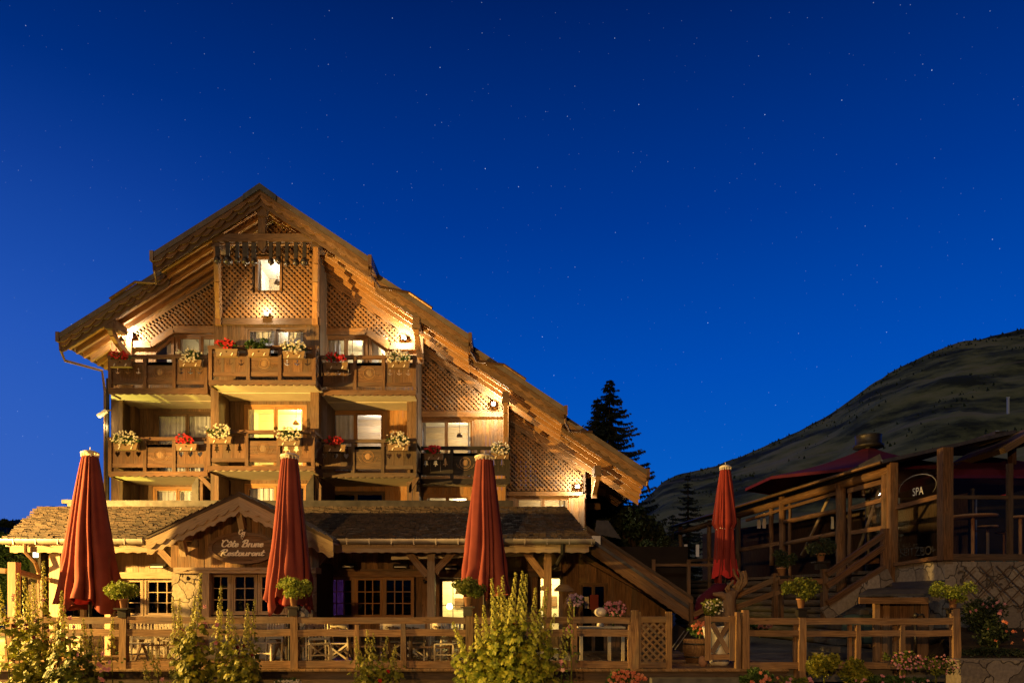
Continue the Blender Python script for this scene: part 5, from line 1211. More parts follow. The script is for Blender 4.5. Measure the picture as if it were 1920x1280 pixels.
bedding(1490, 1278, 60, 26, 13.7, P_PINK, 'pink flowers under the fence planter on the right', nf=12, lm=L_HOL, nl=600)
bedding(1545, 1245, 60, 60, 13.7, None, 'leafy shrub in front of the courtyard fence, left one of two', lm=L_HOL2, nl=1100, name='garden_shrub', cat='shrub')
bedding(1605, 1255, 66, 54, 13.6, None, 'leafy shrub in front of the courtyard fence, right one of two', lm=L_HOL2, nl=1100, name='garden_shrub', cat='shrub')
bedding(1690, 1240, 70, 40, 13.9, P_PINK, 'wispy pinkish plant before the dark garden hut', nf=60, nl=350, fs_=.05, lm=L_HOL)
bedding(1755, 1248, 70, 46, 14.0, P_PINK, 'dry pinkish twiggy plant beside the last fence post', nf=40, nl=350, fs_=.04, lm=L_HOL)
bedding(1660, 1275, 170, 22, 13.5, P_PINK, 'low dark ground plants with pale flowers at the lower right', nf=18, nl=1400, fs_=.06)
bedding(1150, 1143, 44, 36, 16.2, P_PINK, 'round pink flowering plant on the white table', nf=85, fs_=.06, nl=500)
bedding(1077, 1127, 36, 26, 16.0, P_LIL, 'lilac petunias hanging on the little shelter post', nf=60, fs_=.07, nl=400)
bedding(1336, 1140, 44, 34, 15.6, P_WHITE, 'pale flowers filling the white urn behind the braced gate', nf=30, fs_=.05, nl=700, lm=L_HOL)
bedding(1312, 1178, 44, 30, 16.1, P_ORA, 'coral flowers in the half barrel behind the gates', nf=40, fs_=.07)
bedding(1425, 1172, 36, 16, 16.0, P_ORA, 'coral flowers low behind the fence rails', nf=30, fs_=.07)
bedding(1850, 1150, 90, 70, 16.6, P_PINK, 'dim rose bush against the trellised stone wall', nf=14, nl=1800, lm=L_TREE)
bedding(1870, 1190, 80, 60, 15.6, P_ORA, 'daisy-like orange blooms below the rose bush at the right edge', nf=10, nl=1200, lm=L_TREE)
bedding(545, 1276, 60, 10, 13.4, P_WHITE, 'tiny white flowers at the foot of the second tall fence post', nf=60, fs_=.035, nl=200, ls=.04)
bedding(1870, 1225, 150, 22, 15.2, None, 'low grassy cushion on the right stone terrace', nl=1500, lm=L_TREE, name='ground_cover', cat='shrub')
mb = MB()
for _ in range(3600):
    px = R.choice([R.gauss(830, 28), R.gauss(950, 60), R.gauss(1740, 30), R.uniform(60, 1100)]); D = R.uniform(12.9, 14.2); c = Vector((PX(px, D), D, -.62)); h = R.uniform(.15, .42); a = R.uniform(-.2, .2)
    n = len(mb.v); mb.v += [c + Vector((-.006, 0, 0)), c + Vector((.006, 0, 0)), c + Vector((a * .5, R.uniform(-.06, .06), h * .6)), c + Vector((a * 1.3, R.uniform(-.1, .1), h))]; mb.f += [[n, n + 1, n + 2], [n + 1, n + 3, n + 2]]; mb.uv += [(0, 0)] * 6
setp(mb.build('grass', M_GRASS), 'tufts of long grass between the flower clumps', 'grass', kind='stuff')

# ================================================================ terrace furniture
def director_chair():
    t = thing('directors_chair', (0, 0, 0), 'x', 'chair', 'folding directors chairs on the terrace')
    for sx in (-.27, .27):
        mb = MB(); mb.box(sx - .02, sx + .02, -.24, .24, .60, .64, (0, 1, 0)); mb.build('armrest', W_CHR, t)
        mb = MB(); mb.box(sx - .018, sx + .018, .2, .235, .02, .9, (0, 0, 1)); mb.build('back_post', W_CHR, t)
        mb = MB(); mb.box(sx - .018, sx + .018, -.235, -.2, .02, .6, (0, 0, 1)); mb.build('front_post', W_CHR, t)
        mb = MB(); mb.box(sx - .02, sx + .02, -.25, .25, 0, .035, (0, 1, 0)); mb.build('foot_bar', W_CHR, t)
    for y in (-.2, .2):
        mb = MB(); mb.beam((-.26, y, .05), (.26, y + .02, .42), .03, .04); mb.beam((.26, y - .02, .05), (-.26, y, .42), .03, .04); mb.build('cross_leg', W_CHR, t)
    mb = MB(); mb.box(-.26, .26, -.2, .2, .42, .435); mb.build('seat', M_CREAM, t)
    mb = MB(); vs = []; fs = []
    for i in range(9):
        x = -.27 + .54 * i / 8; y = .215 - .05 * (1 - (2 * i / 8 - 1) ** 2) * -1
        vs += [(x, y, .70), (x, y, .885)]
        if i: fs.append((2 * i - 2, 2 * i, 2 * i + 1, 2 * i - 1))
    mb.add(vs, fs); bk = mb.build('canvas_back', M_CREAM, t)
    mb = MB(); script_text(mb, 'Côte Brune', -.16, .765, .275, .055, .3, .008); 
    mb.v = [Vector((-p.x, p.y + .004, p.z)) for p in mb.v]; mb.build('lettering', W_BRN, bk)
    return t
def ch_table():
    t = thing('terrace_table', (0, 0, 0), 'x', 'table', 'slatted wooden terrace tables')
    mb = MB()
    for i in range(7): mb.box(-.62, .62, -.35 + i * .1, -.26 + i * .1, .71, .735, (1, 0, 0))
    mb.build('tabletop', W_CHR, t)
    for x in (-.45, .45):
        mb = MB(); mb.beam((x, -.3, 0), (x, .3, .7), .045, .05); mb.beam((x + .046, .3, 0), (x + .046, -.3, .7), .045, .05); mb.build('crossed_leg', W_FEN, t)
    mb = MB(); mb.box(-.45, .45, -.02, .02, .34, .38, (1, 0, 0)); mb.build('stretcher', W_FEN, t)
    return t
def slat_chair():
    t = thing('slat_back_chair', (0, 0, 0), 'x', 'chair', 'pale slat-backed chairs on the terrace')
    for sx in (-.22, .22):
        mb = MB(); mb.box(sx - .02, sx + .02, -.21, -.17, 0, .44, (0, 0, 1)); mb.build('leg', W_CHR, t)
        mb = MB(); mb.beam((sx, .18, 0), (sx, .2, .45), .04, .04, (0, 1, 0)); mb.beam((sx, .2, .44), (sx, .27, .95), .04, .035, (0, 1, 0)); mb.build('back_leg', W_CHR, t)
    mb = MB()
    for i in range(6): mb.box(-.22, .22, -.22 + i * .075, -.155 + i * .075, .44, .46, (1, 0, 0))
    mb.build('seat', W_CHR, t)
    mb = MB()
    for i in range(5): x = -.15 + i * .075; mb.beam((x, .215, .55), (x, .26, .9), .035, .012, (0, 1, 0))
    mb.build('back_slats', W_CHR, t)
    for z in (.53, .9):
        mb = MB(); mb.box(-.24, .24, .2 + (z - .5) * .14, .24 + (z - .5) * .14, z, z + .06, (1, 0, 0)); mb.build('back_rail', W_CHR, t)
    for z in (.2,):
        mb = MB(); mb.box(-.2, .2, -.2, -.175, z, z + .03, (1, 0, 0)); mb.build('stretcher', W_CHR, t)
    return t
proto = {'d': director_chair(), 't': ch_table(), 's': slat_chair()}; used = set()
def place(kind, px, D, rot, label):
    o = proto[kind] if kind not in used else copy_tree(proto[kind]); used.add(kind)
    o.location = (PX(px, D), D, .002); o.rotation_euler = (0, 0, rad(rot)); o['label'] = label; return o
place('d', 638, 16.4, 172, 'directors chair with lettered canvas back, left of the middle fence post')
place('d', 593, 16.7, 205, 'directors chair turned sideways beside the right stone pillar')
place('d', 777, 16.5, 178, 'directors chair with lettered back just left of the central porch post')
place('d', 735, 16.9, 190, 'directors chair behind the short hollyhock clump')
place('d', 835, 17.0, 150, 'angled directors chair in front of the lit glazed door')
place('t', 690, 16.2, 4, 'slatted table between the two middle directors chairs')
place('t', 555, 16.6, -6, 'slatted table behind the second tall fence post')
place('t', 805, 16.0, 8, 'crossed-leg table in front of the central porch post')
place('t', 300, 16.7, 2, 'slatted table below the left small-paned windows')
place('t', 60, 16.4, 0, 'slatted table behind the far left hollyhocks')
place('s', 262, 16.0, 15, 'slat-backed chair right of the first tall fence post')
place('s', 284, 17.3, 180, 'slat-backed chair facing out below the left windows')
place('s', 322, 17.2, 175, 'slat-backed chair beside the left stone pillar')
place('s', 504, 16.2, -20, 'slat-backed chair right of the hollyhocks by the blue-lit windows')
place('s', 528, 17.1, 170, 'slat-backed chair behind the table under the blue-lit window')
place('s', 600, 15.7, 20, 'slat-backed chair just right of the second tall fence post')
place('s', 40, 15.8, 12, 'slat-backed chair at the far left edge of the terrace')
place('s', 838, 15.8, -15, 'slat-backed chair close behind the rails at the mallow bush')
place('s', 158, 16.6, 160, 'slat-backed chair under the leftmost parasol')
# white table with mushroom vase
D = 16.0
t = thing('white_table', P(1122, 1240, D), 'pale wooden side table standing behind the rails beside the lattice gate', 'table')
mb = MB(); X0, X1 = PX(1084, D), PX(1172, D); z = PZ(1174, D); mb.box(X0, X1, D - .05, D + .5, z - .04, z, (1, 0, 0)); mb.build('tabletop', W_CHR, t)
mb = MB()
for x in (X0 + .04, PX(1140, D), X1 - .08): mb.box(x, x + .07, D, D + .07, 0, z - .04, (0, 0, 1))
mb.build('leg', W_CHR, t)
t = thing('mushroom_vase', (PX(1127, D), D + .1, z), 'cream mushroom-shaped vase on the pale side table', 'vase'); c = (PX(1127, D), D + .1, z)
mb = MB(); mb.sm = True; mb.lathe(c, [(.07, 0), (.09, .02), (.055, .12), (.05, .26)], 16); mb.build('stem_body', M_LETT, t)
mb = MB(); mb.sm = True; mb.ball((c[0], c[1], z + .33), .15, 16, 1, 1, .75); mb.build('cap', M_LETT, t)
# little shelter post
D = 16.4
t = thing('shelter_post', P(1053, 1180, D), 'small roofed timber post with one diagonal arm at the terrace corner', 'post')
mb = MB(); mb.pbox(1048, 1102, 1056, 1250, D, .11, (0, 0, 1)); mb.build('upright', W_FEN, t)
mb = MB(); mb.prism(pp([(1040, 1104), (1051, 1094), (1063, 1096), (1074, 1104), (1074, 1108), (1040, 1108)], D), D - .15, D + .25); mb.build('little_roof', W_OLD, t)
mb = MB(); mb.beam(P(1057, 1140, D + .05), P(1072, 1108, D + .05), .08, .09, (0, 0, 1)); mb.build('diagonal_arm', W_FEN, t)
# urn, barrel, driftwood, clay jar, folded lounger
D = 15.5
t = thing('white_urn', (PX(1350, D), D, 0), 'large pale urn seen through the X bracing of the open gate', 'urn'); c = (PX(1349, D), D, 0)
mb = MB(); mb.sm = True; mb.lathe(c, [(.17, 0), (.21, .05), (.26, .3), (.33, .62), (.36, .78), (.38, .82), (.36, .86), (.31, .86), (.29, .8)], 24); mb.build('urn_body', M_WHITE, t)
mb = MB(); mb.lathe((c[0], c[1], .78), [(.28, 0), (.28, .02)], 20); mb.build('potting_soil', M_SOIL, t)
D = 16.1
t = thing('half_barrel', (PX(1306, D), D, 0), 'dark half barrel holding coral flowers between the two gates', 'planter'); c = (PX(1306, D), D, 0)
mb = MB(); mb.sm = True; mb.lathe(c, [(.24, 0), (.31, .25), (.32, .36), (.29, .55), (.27, .55)], 20); mb.build('staves', W_BRN, t)
mb = MB(); mb.sm = True; mb.lathe((c[0], c[1], .12), [(.285, 0), (.30, .04), (.28, .04)], 20); mb.lathe((c[0], c[1], .42), [(.318, 0), (.316, .04), (.29, .04)], 20); mb.build('iron_hoop', M_DKMET, t)
D = 15.2
t = thing('clay_jar', (PX(1318, D), D, 0), 'small clay jar at the foot of the half barrel', 'jar'); mb = MB(); mb.sm = True; mb.lathe((PX(1318, D), D, 0), [(.06, 0), (.10, .08), (.09, .18), (.06, .22), (.05, .22)], 14); mb.build('jar_body', M_TERRA, t)
D = 17.0
t = thing('driftwood_sculpture', (PX(1368, D), D, 0), 'gnarled driftwood stump with upswept antler-like branches beside the red parasol', 'sculpture')
def pt(x, y, dy=0): c = P(x, y, D); return (c[0], c[1] + dy, c[2])
mb = MB(); mb.sm = True
mb.tube([pt(1372, 1195), pt(1371, 1165), pt(1366, 1140), pt(1368, 1118), pt(1380, 1108)], [.2, .19, .17, .16, .09], 10); mb.tube([pt(1370, 1125), pt(1352, 1114), pt(1337, 1113)], [.12, .08, .04], 8)
for pts, r in ((((1368, 1116), (1385, 1108), (1392, 1092), (1388, 1075), (1384, 1067)), .055), (((1372, 1112), (1390, 1104), (1397, 1085), (1396, 1070)), .06), (((1368, 1112), (1366, 1098), (1373, 1090), (1375, 1087)), .05), (((1378, 1108), (1386, 1090), (1378, 1075), (1373, 1066)), .045), (((1384, 1104), (1391, 1088), (1390, 1070)), .045), (((1385, 1106), (1399, 1092), (1400, 1076), (1397, 1069)), .05), (((1366, 1112), (1362, 1103), (1364, 1096)), .04), (((1374, 1100), (1382, 1095), (1385, 1086)), .04)):
    mb.tube([pt(x, y, R.uniform(-.08, .08)) for x, y in pts], [r * (1 - .6 * i / (len(pts) - 1)) for i in range(len(pts))], 7)
mb.build('branches', M_DRIFT, t)
D = 16.6
t = thing('folded_lounger', P(1275, 1230, D), 'folded dark deckchair leaning behind the lattice gate', 'deckchair')
mb = MB(); mb.beam(P(1262, 1212, D), P(1284, 1178, D + .4), .5, .02, (0, -1, .6)); mb.build('sling', M_DARK, t)
for dx in (0, 8):
    mb = MB(); mb.tube([P(1258 + dx, 1217, D - .1), P(1283 + dx, 1182, D + .3)], .014, 6); mb.build('steel_leg', M_ZINC, t)

# ================================================================ log building on the right
t_ = lambda px: (F * 10.93 - (px - 960) * 17.5) / ((px - 960) * 16.5 + F * 2.83)
FDp = lambda px: 17.5 + 16.5 * t_(px)
def Q(px, py, d=0): D = FDp(px) + d; return P(px, py, D)
LG = thing('log_building', (10, 22, 0), 'dark log building with glazed timber front and raised terrace on the right', 'log building')
SF = (Vector((8.1, 34, 0)) - Vector((10.93, 17.5, 0))).normalized()
def lpost(px, yt, yb, r=.16, mat=W_LOG, d=0, sq=False, par=LG):
    r *= .8; mb = MB(); a, b = Q(px, yb, d), Q(px, yt, d)
    if sq: mb.box(a[0] - r, a[0] + r, a[1] - r, a[1] + r, a[2], b[2], (0, 0, 1))
    else:
        mb.sm = True; n = 6; mb.tube([(a[0] + R.uniform(-.015, .015), a[1], a[2] + (b[2] - a[2]) * i / n) for i in range(n + 1)], [r * R.uniform(.93, 1.05) for _ in range(n + 1)], 10)
    mb.build('log_post', mat, par)
for px, yt, yb, r in ((1276, 985, 1110, .13), (1330, 975, 1110, .12), (1384, 965, 1115, .14), (1446, 945, 1060, .10), (1467, 930, 1110, .15), (1481, 932, 1110, .07), (1577, 905, 1110, .19), (1593, 915, 1080, .07), (1660, 885, 1110, .15)): lpost(px, yt, yb, r)
lpost(1673, 868, 1110, .13, W_LOG, sq=True); lpost(1772, 840, 1050, .16, W_LOG, sq=True)
def lbeam(x0, y0, x1, y1, w_=.14, h=.2, mat=W_LOG, d=0, name='beam', rnd=False):
    mb = MB(); a, b = Q(x0, y0, d), Q(x1, y1, d)
    if rnd: mb.sm = True; mb.tube([Vector(a).lerp(Vector(b), i / 6) for i in range(7)], [h / 2 * R.uniform(.93, 1.05) for _ in range(7)], 10)
    else: mb.beam(a, b, w_, h)
    mb.build(name, mat, LG)
lbeam(1268, 1000, 1668, 882, .25, .26, rnd=True); lbeam(1400, 975, 1580, 921, .1, .1)
lbeam(1472, 978, 1570, 957, .1, .16, rnd=True); lbeam(1472, 1019, 1570, 999, .1, .16, rnd=True); lbeam(1598, 952, 1655, 937, .1, .12); lbeam(1598, 998, 1655, 989, .1, .12); lbeam(1592, 920, 1655, 903, .12, .14)
lbeam(1270, 1052, 1384, 1045, .1, .12); lbeam(1388, 1030, 1462, 1018, .1, .14)
lbeam(1681, 951, 1765, 929, .08, .12); lbeam(1681, 1058, 1765, 1045, .2, .1)
# log base wall
for k in range(9):
    ya, yb = 1098 - k * 6.2, 1170 - k * 14
    mb = MB(); mb.sm = True; a = Vector(Q(1270, 1120, .35)); b = Vector(Q(1676, 1120, .35)); z = .12 + .24 * k; a.z = b.z = z; mb.tube([a.lerp(b, i / 10) for i in range(11)], [.13 * R.uniform(.94, 1.04) for _ in range(11)], 10); mb.build('log', W_DK, LG)
# room behind the posts: back wall, floor, ceiling, slanting pale bars modelled for glass reflections, wall hangings
mb = MB(); a, b = Q(1265, 1120, 3.6), Q(1680, 1120, 3.6); a2, b2_ = (a[0] + 1.6, a[1] + .3), (b[0] + 2.6, b[1] + .3)
mb.hexa([(a2[0], a2[1], 0), (b2_[0], b2_[1], 0), (b2_[0] + .2, b2_[1], 0), (a2[0] + .2, a2[1], 0), (a2[0], a2[1], 5), (b2_[0], b2_[1], 5), (b2_[0] + .2, b2_[1], 5), (a2[0] + .2, a2[1], 5)]); mb.build('back_wall', W_DK, LG)
mb = MB(); q0, q1 = Vector(Q(1268, 1120, .2)), Vector(Q(1676, 1120, .2)); off = Vector((3.4, .5, 0)); mb.hexa([(*q0.xy, 2.2), (*q1.xy, 2.2), (*(q1 + off).xy, 2.2), (*(q0 + off).xy, 2.2), (*q0.xy, 2.3), (*q1.xy, 2.3), (*(q1 + off).xy, 2.3), (*(q0 + off).xy, 2.3)]); mb.build('floor', W_DK, LG)
for (x0, y0, x1, y1) in ((1560, 918, 1503, 1040), (1652, 906, 1610, 1030)):
    mb = MB(); mb.sm = True; mb.tube([Q(x0, y0, .8), Q((x0 + x1) / 2 + 1, (y0 + y1) / 2, .8), Q(x1, y1, .8)], .05, 8); mb.build('reflection_bar', W_PALE, LG)
for px, y0, y1 in ((1423, 962, 990), (1433, 955, 990)):
    mb = MB(); c = Q(px, 975, .5); k = c[1] / F; mb.prism([(c[0] - 3 * k, PZ(y1, c[1])), (c[0] + 3 * k, PZ(y1, c[1])), (c[0] + 3.5 * k, PZ(y1 - 10, c[1])), (c[0], PZ(y0, c[1])), (c[0] - 3.5 * k, PZ(y1 - 10, c[1]))], c[1], c[1] + .03); mb.build('hanging_ornament', M_CURT, LG)
mb = MB(); c0, c1 = Q(1559, 968, .1), Q(1565, 990, .1); mb.box(c0[0], c1[0] + .05, c0[1], c0[1] + .03, c1[2], c0[2]); mb.build('notice_sheet', M_CREAM, LG)
for px in (1286, 1308):
    mb = MB(); c = Q(px, 1030, .6); k = c[1] / F; mb.box(c[0] - 3 * k, c[0] + 3 * k, c[1], c[1] + .04, PZ(1043, c[1]), PZ(1020, c[1])); mb.build('window_pane', M_CURT, LG)
# roof with overhang, rising inwards
mb = MB(); e0, e1 = Vector(Q(1262, 988, -.5)), Vector(Q(1655, 868, -.5)); up = Vector((4.2, .7, 1.0))
mb.hexa([e0, e1, e1 + up, e0 + up, e0 + Vector((0, 0, .1)), e1 + Vector((0, 0, .1)), e1 + up + Vector((0, 0, .1)), e0 + up + Vector((0, 0, .1))], SF); mb.build('roof', M_SLATE, LG)
mb = MB(); mb.sm = True; mb.tube([e0 + Vector((-.06, 0, .02)), e1 + Vector((-.06, 0, .02))], .05, 8); mb.build('gutter', M_COPP, LG)
mb = MB(); mb.hexa([Q(1552, 908, -.3), Q(1655, 866, -.3), Q(1655, 866, 1.2), Q(1552, 908, 1.2), Q(1560, 897, -.3), Q(1650, 850, -.3), Q(1650, 850, 1.2), Q(1560, 897, 1.2)]); mb.build('awning_housing', M_DKMET, LG)
# glazed screen corner: side pane, front panes
def pane(name, a, b, z0, z1, mat=M_CLEAR):
    mb = MB(); n = (Vector(b) - Vector(a)).cross(Vector((0, 0, 1))).normalized() * .006
    a, b = Vector(a), Vector(b); mb.hexa([(a.x, a.y, z0), (b.x, b.y, z0), (b.x + n.x, b.y + n.y, z0), (a.x + n.x, a.y + n.y, z0), (a.x, a.y, z1), (b.x, b.y, z1), (b.x + n.x, b.y + n.y, z1), (a.x + n.x, a.y + n.y, z1)]); mb.build(name, mat, LG)
sa, sb = Q(1681, 1000), Q(1764, 1000); pane('glass_screen', sa, sb, 2.45, 4.95)
pane('glass_panel', Q(1600, 1000), Q(1655, 1000), 2.4, 5.0); pane('glass_panel', Q(1474, 1000), Q(1568, 1000), 2.3, 4.9)
D = 17.55
for a, b in ((1783, 1891), (1900, 2050)): pane('glass_screen', P(a, 1000, D), P(b, 1000, D), 2.5, 4.6)
mb = MB(); mb.pbox(1783, 1038, 2060, 1050, D - .05, .18, (1, 0, 0)); mb.build('beam', W_DK, LG)
for a, b, y0 in ((1891, 1900, 868),):
    mb = MB(); mb.pbox(a, y0, b, 1038, D - .04, .1, (0, 0, 1)); mb.build('log_post', W_DK, LG)
mb = MB(); mb.pbox(1783, 928, 1891, 935, D - .03, .06, (1, 0, 0)); mb.pbox(1900, 928, 2050, 935, D - .03, .06, (1, 0, 0)); mb.build('crossrail', W_DK, LG)
# stone base of the terrace, terrace floor
mb = MB(); a, b = Q(1676, 1120), Q(1772, 1120); zt = PZ(1050, 17.5); mb.hexa([(a[0], a[1], -.6), (b[0], b[1], -.6), (b[0] + .3, b[1] + .3, -.6), (a[0] + .4, a[1], -.6), (a[0], a[1], zt - .03), (b[0], b[1], zt - .03), (b[0] + .3, b[1] + .3, zt - .03), (a[0] + .4, a[1], zt - .03)]); mb.box(b[0] + .002, 26, b[1], b[1] + .4, -.6, zt - .03); mb.build('stone_base', M_STONE2, LG)
mb = MB(); mb.box(b[0] + .3, 26, 17.9, 38, zt - .3, zt - .1); mb.build('terrace_floor', W_DK, LG)
mb = MB(); lattice(mb, [pp([(1808, 1140), (1808, 1062), (2000, 1056), (2000, 1140)], 17.35)], 17.35, pitch=.30, wd=.028, th=.012); mb.build('wall_trellis', W_DK, LG)
# dark walls added behind the glass; green panel stands in for meadow light
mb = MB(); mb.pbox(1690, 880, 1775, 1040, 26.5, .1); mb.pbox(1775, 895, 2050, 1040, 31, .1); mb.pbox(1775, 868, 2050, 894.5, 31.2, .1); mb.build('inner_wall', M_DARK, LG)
mb = MB(); mb.pbox(1728, 975, 1790, 1010, 26.4, .04); mb.build('meadow_light_panel', mottled('dim_green_panel', (.06, .09, .02), (.1, .13, .04), 1), LG)
# SPA lettering and arc on the side pane; mirrored lettering low on it
def spa():
    m = (Vector(sb) - Vector(sa)); L = m.xy.length; u = Vector((m.x, m.y, 0)).normalized(); nrm = Vector((-u.y, u.x, 0)) * -.02
    if nrm.x > 0: nrm = -nrm
    def W(a, z): return Vector((sa[0], sa[1], 0)) + u * (L * a) + Vector((0, 0, z)) + nrm
    mb = MB(); pts = [W(.5 + .42 * math.cos(a), 4.42 + .34 * math.sin(a)) for a in [math.radians(x) for x in range(-35, 196, 7)]]
    mb.tube(pts, [.003 + .006 * math.sin(math.pi * i / (len(pts) - 1)) for i in range(len(pts))], 5); mb.build('sign_arc', M_ZINC, LG)
    def txt(s, a0, z0, size, nm, wdt):
        cu = bpy.data.curves.new(nm, 'FONT'); cu.body = s; cu.size = size; cu.extrude = .003; o = bpy.data.objects.new(nm, cu); sc.collection.objects.link(o)
        bpy.context.view_layer.update(); me = bpy.data.meshes.new_from_object(o.evaluated_get(bpy.context.evaluated_depsgraph_get())); bpy.data.objects.remove(o)
        xs = [v.co.x for v in me.vertices]; w0 = max(xs) - min(xs); me.materials.clear(); me.materials.append(M_WHITE if nm == 'spa_lettering' else M_DKMET)
        for v in me.vertices:
            p = W(a0 + (v.co.x - min(xs)) / w0 * wdt, z0 + v.co.y) + nrm * (v.co.z * 5); v.co = p - LOC[LG]
        q = bpy.data.objects.new(nm, me); sc.collection.objects.link(q); q.parent = LG
    txt('SPA', .40, 4.22, .3, 'spa_lettering', .24)
    txt('SEITZBOH', .10, 2.62, .32, 'glass_lettering', .85)
spa()
# terrace things: tables, parasols
def high_table(px, py, w_, D, label):
    k = D / F; c = P(px, py, D); t = thing('round_table', (c[0], D, 2.3), label, 'table', 'round high tables behind the glass screen')
    mb = MB(); mb.sm = True; r = w_ * k / 2; mb.lathe(c, [(r * .97, -.06), (r, -.03), (r * .98, 0)], 28); mb.build('tabletop', W_OR, t)
    mb = MB(); mb.tube([(c[0], D, 2.35), (c[0], D, c[2] - .06)], .045, 8); mb.build('pedestal', W_OR, t)
high_table(1824, 966, 82, 19.6, 'largest round high table behind the front glass screen'); high_table(1852, 985, 34, 22, 'small round table behind the right of the large high table'); high_table(1883, 996, 30, 23.5, 'lowest small round table left of the slim glass post'); high_table(1913, 967, 40, 20, 'round high table cut by the right edge of the photo'); high_table(1818, 994, 24, 24, 'faint small round table seen under the large high table')
D = 24.3
t = thing('giant_parasol', (PX(1630, D), D, 2.3), 'huge open plum-coloured parasol over the log building', 'parasol')
apx = Vector(P(1628, 838, D)); r = 4.2; zr_ = PZ(904, D); mb = MB(); n = 8; rim = [Vector((apx.x + r * math.cos(2 * math.pi * (i + .5) / n), D + r * .8 * math.sin(2 * math.pi * (i + .5) / n), zr_)) for i in range(n)]
vs = []; fs = []
for j in range(9):
    for i in range(n):
        v = j / 8; p = apx.lerp(rim[i], v); p.z = apx.z + (zr_ - apx.z) * v - .12 * math.sin(math.pi * v); vs.append(p if j else apx + (rim[i] - apx) * .06)
for j in range(8):
    for i in range(n): a = j * n + i; b = j * n + (i + 1) % n; fs.append((a, a + n, b + n, b))
k = len(vs)
for i in range(n): vs.append(rim[i] + Vector((0, 0, -.1)))
for i in range(n): fs.append((64 + i, k + i, k + (i + 1) % n, 64 + (i + 1) % n))
mb.add(vs, fs); mb.build('canopy', M_MAG, t)
mb = MB(); mb.sm = True; mb.lathe(P(1628, 838, D), [(.5, -.02), (.5, .06), (.42, .1), (.42, .34), (.44, .4), (.1, .46)], 20); mb.build('vent_cap', M_DKMET, t)
mb = MB(); mb.tube([(apx.x, D, 2.3), (apx.x, D, apx.z)], .1, 10); mb.build('mast', M_DKMET, t)
D = 20.5
t = thing('plum_parasol', P(1900, 1000, D), 'second plum parasol with a straight valance behind the front glass', 'parasol')
mb = MB(); zt, zb = PZ(862, D), PZ(880, D); a0, a1 = PX(1786, D), PX(2030, D); mb.hexa([(a0, D, zb - .25), (a1, D, zb - .25), (a1, D + 4, zb - .25), (a0, D + 4, zb - .25), (a0, D, zb), (a1, D, zb), (a1, D + 4, zb), (a0, D + 4, zb)]); mb.hexa([(a0, D, zb + .002), (a1, D, zb + .002), (a1, D + 4, zb + .002), (a0, D + 4, zb + .002), ((a0 + a1) / 2 - .2, D + 1.8, zt + .5), ((a0 + a1) / 2 + .2, D + 1.8, zt + .5), ((a0 + a1) / 2 + .2, D + 2.2, zt + .5), ((a0 + a1) / 2 - .2, D + 2.2, zt + .5)]); mb.build('canopy', M_MAG, t)
mb = MB(); mb.tube([((a0 + a1) / 2, D + 2, 2.3), ((a0 + a1) / 2, D + 2, zb)], .08, 8); mb.build('mast', M_DKMET, t)
D = 27
t = thing('red_bar_sign', P(1863, 918, D), 'plain red panel glowing dimly behind the front glass screen', 'panel')
mb = MB(); mb.pbox(1835, 908, 1891, 928, D, .3); mb.build('red_panel', M_REDIN, t); mb = MB(); mb.pbox(1822, 893, 1832, 1045, D, .2); mb.build('support_post', M_ZINC, t)
# neighbouring roof at the far right edge
D = 21
t = thing('neighbour_roof', P(1900, 850, D), 'dark projecting eaves of a neighbouring chalet at the right edge', 'roof')
mb = MB(); mb.beam(P(1830, 860, D), P(1905, 815, D), 2.5, .16); mb.build('roof_slope', W_DK, t); mb = MB(); mb.pbox(1866, 808, 1990, 816, D - .2, 3); mb.build('eaves', M_DKMET, t)
mb = MB(); mb.pbox(1898, 816, 1906, 870, D, .2); mb.build('post', W_BRN, t)
# stairs
ST = thing('terrace_stairs', (8.5, 17, 0), 'stone steps with timber handrails climbing to the raised terrace', 'stairs')
for k in range(11):
    u = k / 11; D = 16.6 + .3 * u; x0 = PX(1548 + 118 * u, D); z = .15 + 1.95 * u
    mb = MB(); mb.box(x0, x0 + .22, D, D + 1.3, z - .14, z); mb.build('stair_tread', M_PAVE, ST)
mb = MB(); a, b = P(1545, 1152, 16.55), P(1668, 1078, 16.85); mb.beam(a, b, .07, .35); mb.build('stringer', M_STONE2, ST)
def sbeam(x0, y0, x1, y1, D0=16.6, D1=16.6, w_=.09, h=.13, nm='handrail', mat=W_LOG): mb = MB(); mb.beam(P(x0, y0, D0), P(x1, y1, D1), w_, h); mb.build(nm, mat, ST)
sbeam(1550, 1076, 1658, 1001, 16.5, 16.9); sbeam(1550, 1098, 1658, 1024, 16.5, 16.9); sbeam(1551, 1130, 1660, 1062, 16.5, 16.9)
sbeam(1460, 1090, 1548, 1089, 16.7, 16.6); sbeam(1300, 1152, 1462, 1082, 17.6, 16.8); sbeam(1300, 1168, 1462, 1108, 17.6, 16.8); sbeam(1590, 1055, 1655, 1050, 17.4, 17.4)
for px, y0, y1, D, w_ in ((1548, 1066, 1170, 16.55, 10), (1662, 990, 1082, 16.85, 12), (1455, 1074, 1165, 16.8, 9), (1467, 1085, 1165, 16.8, 5), (1297, 1130, 1175, 17.6, 6)):
    mb = MB(); mb.pbox(px - w_ / 2, y0, px + w_ / 2, y1, D, .14, (0, 0, 1)); mb.build('post', W_LOG, ST)
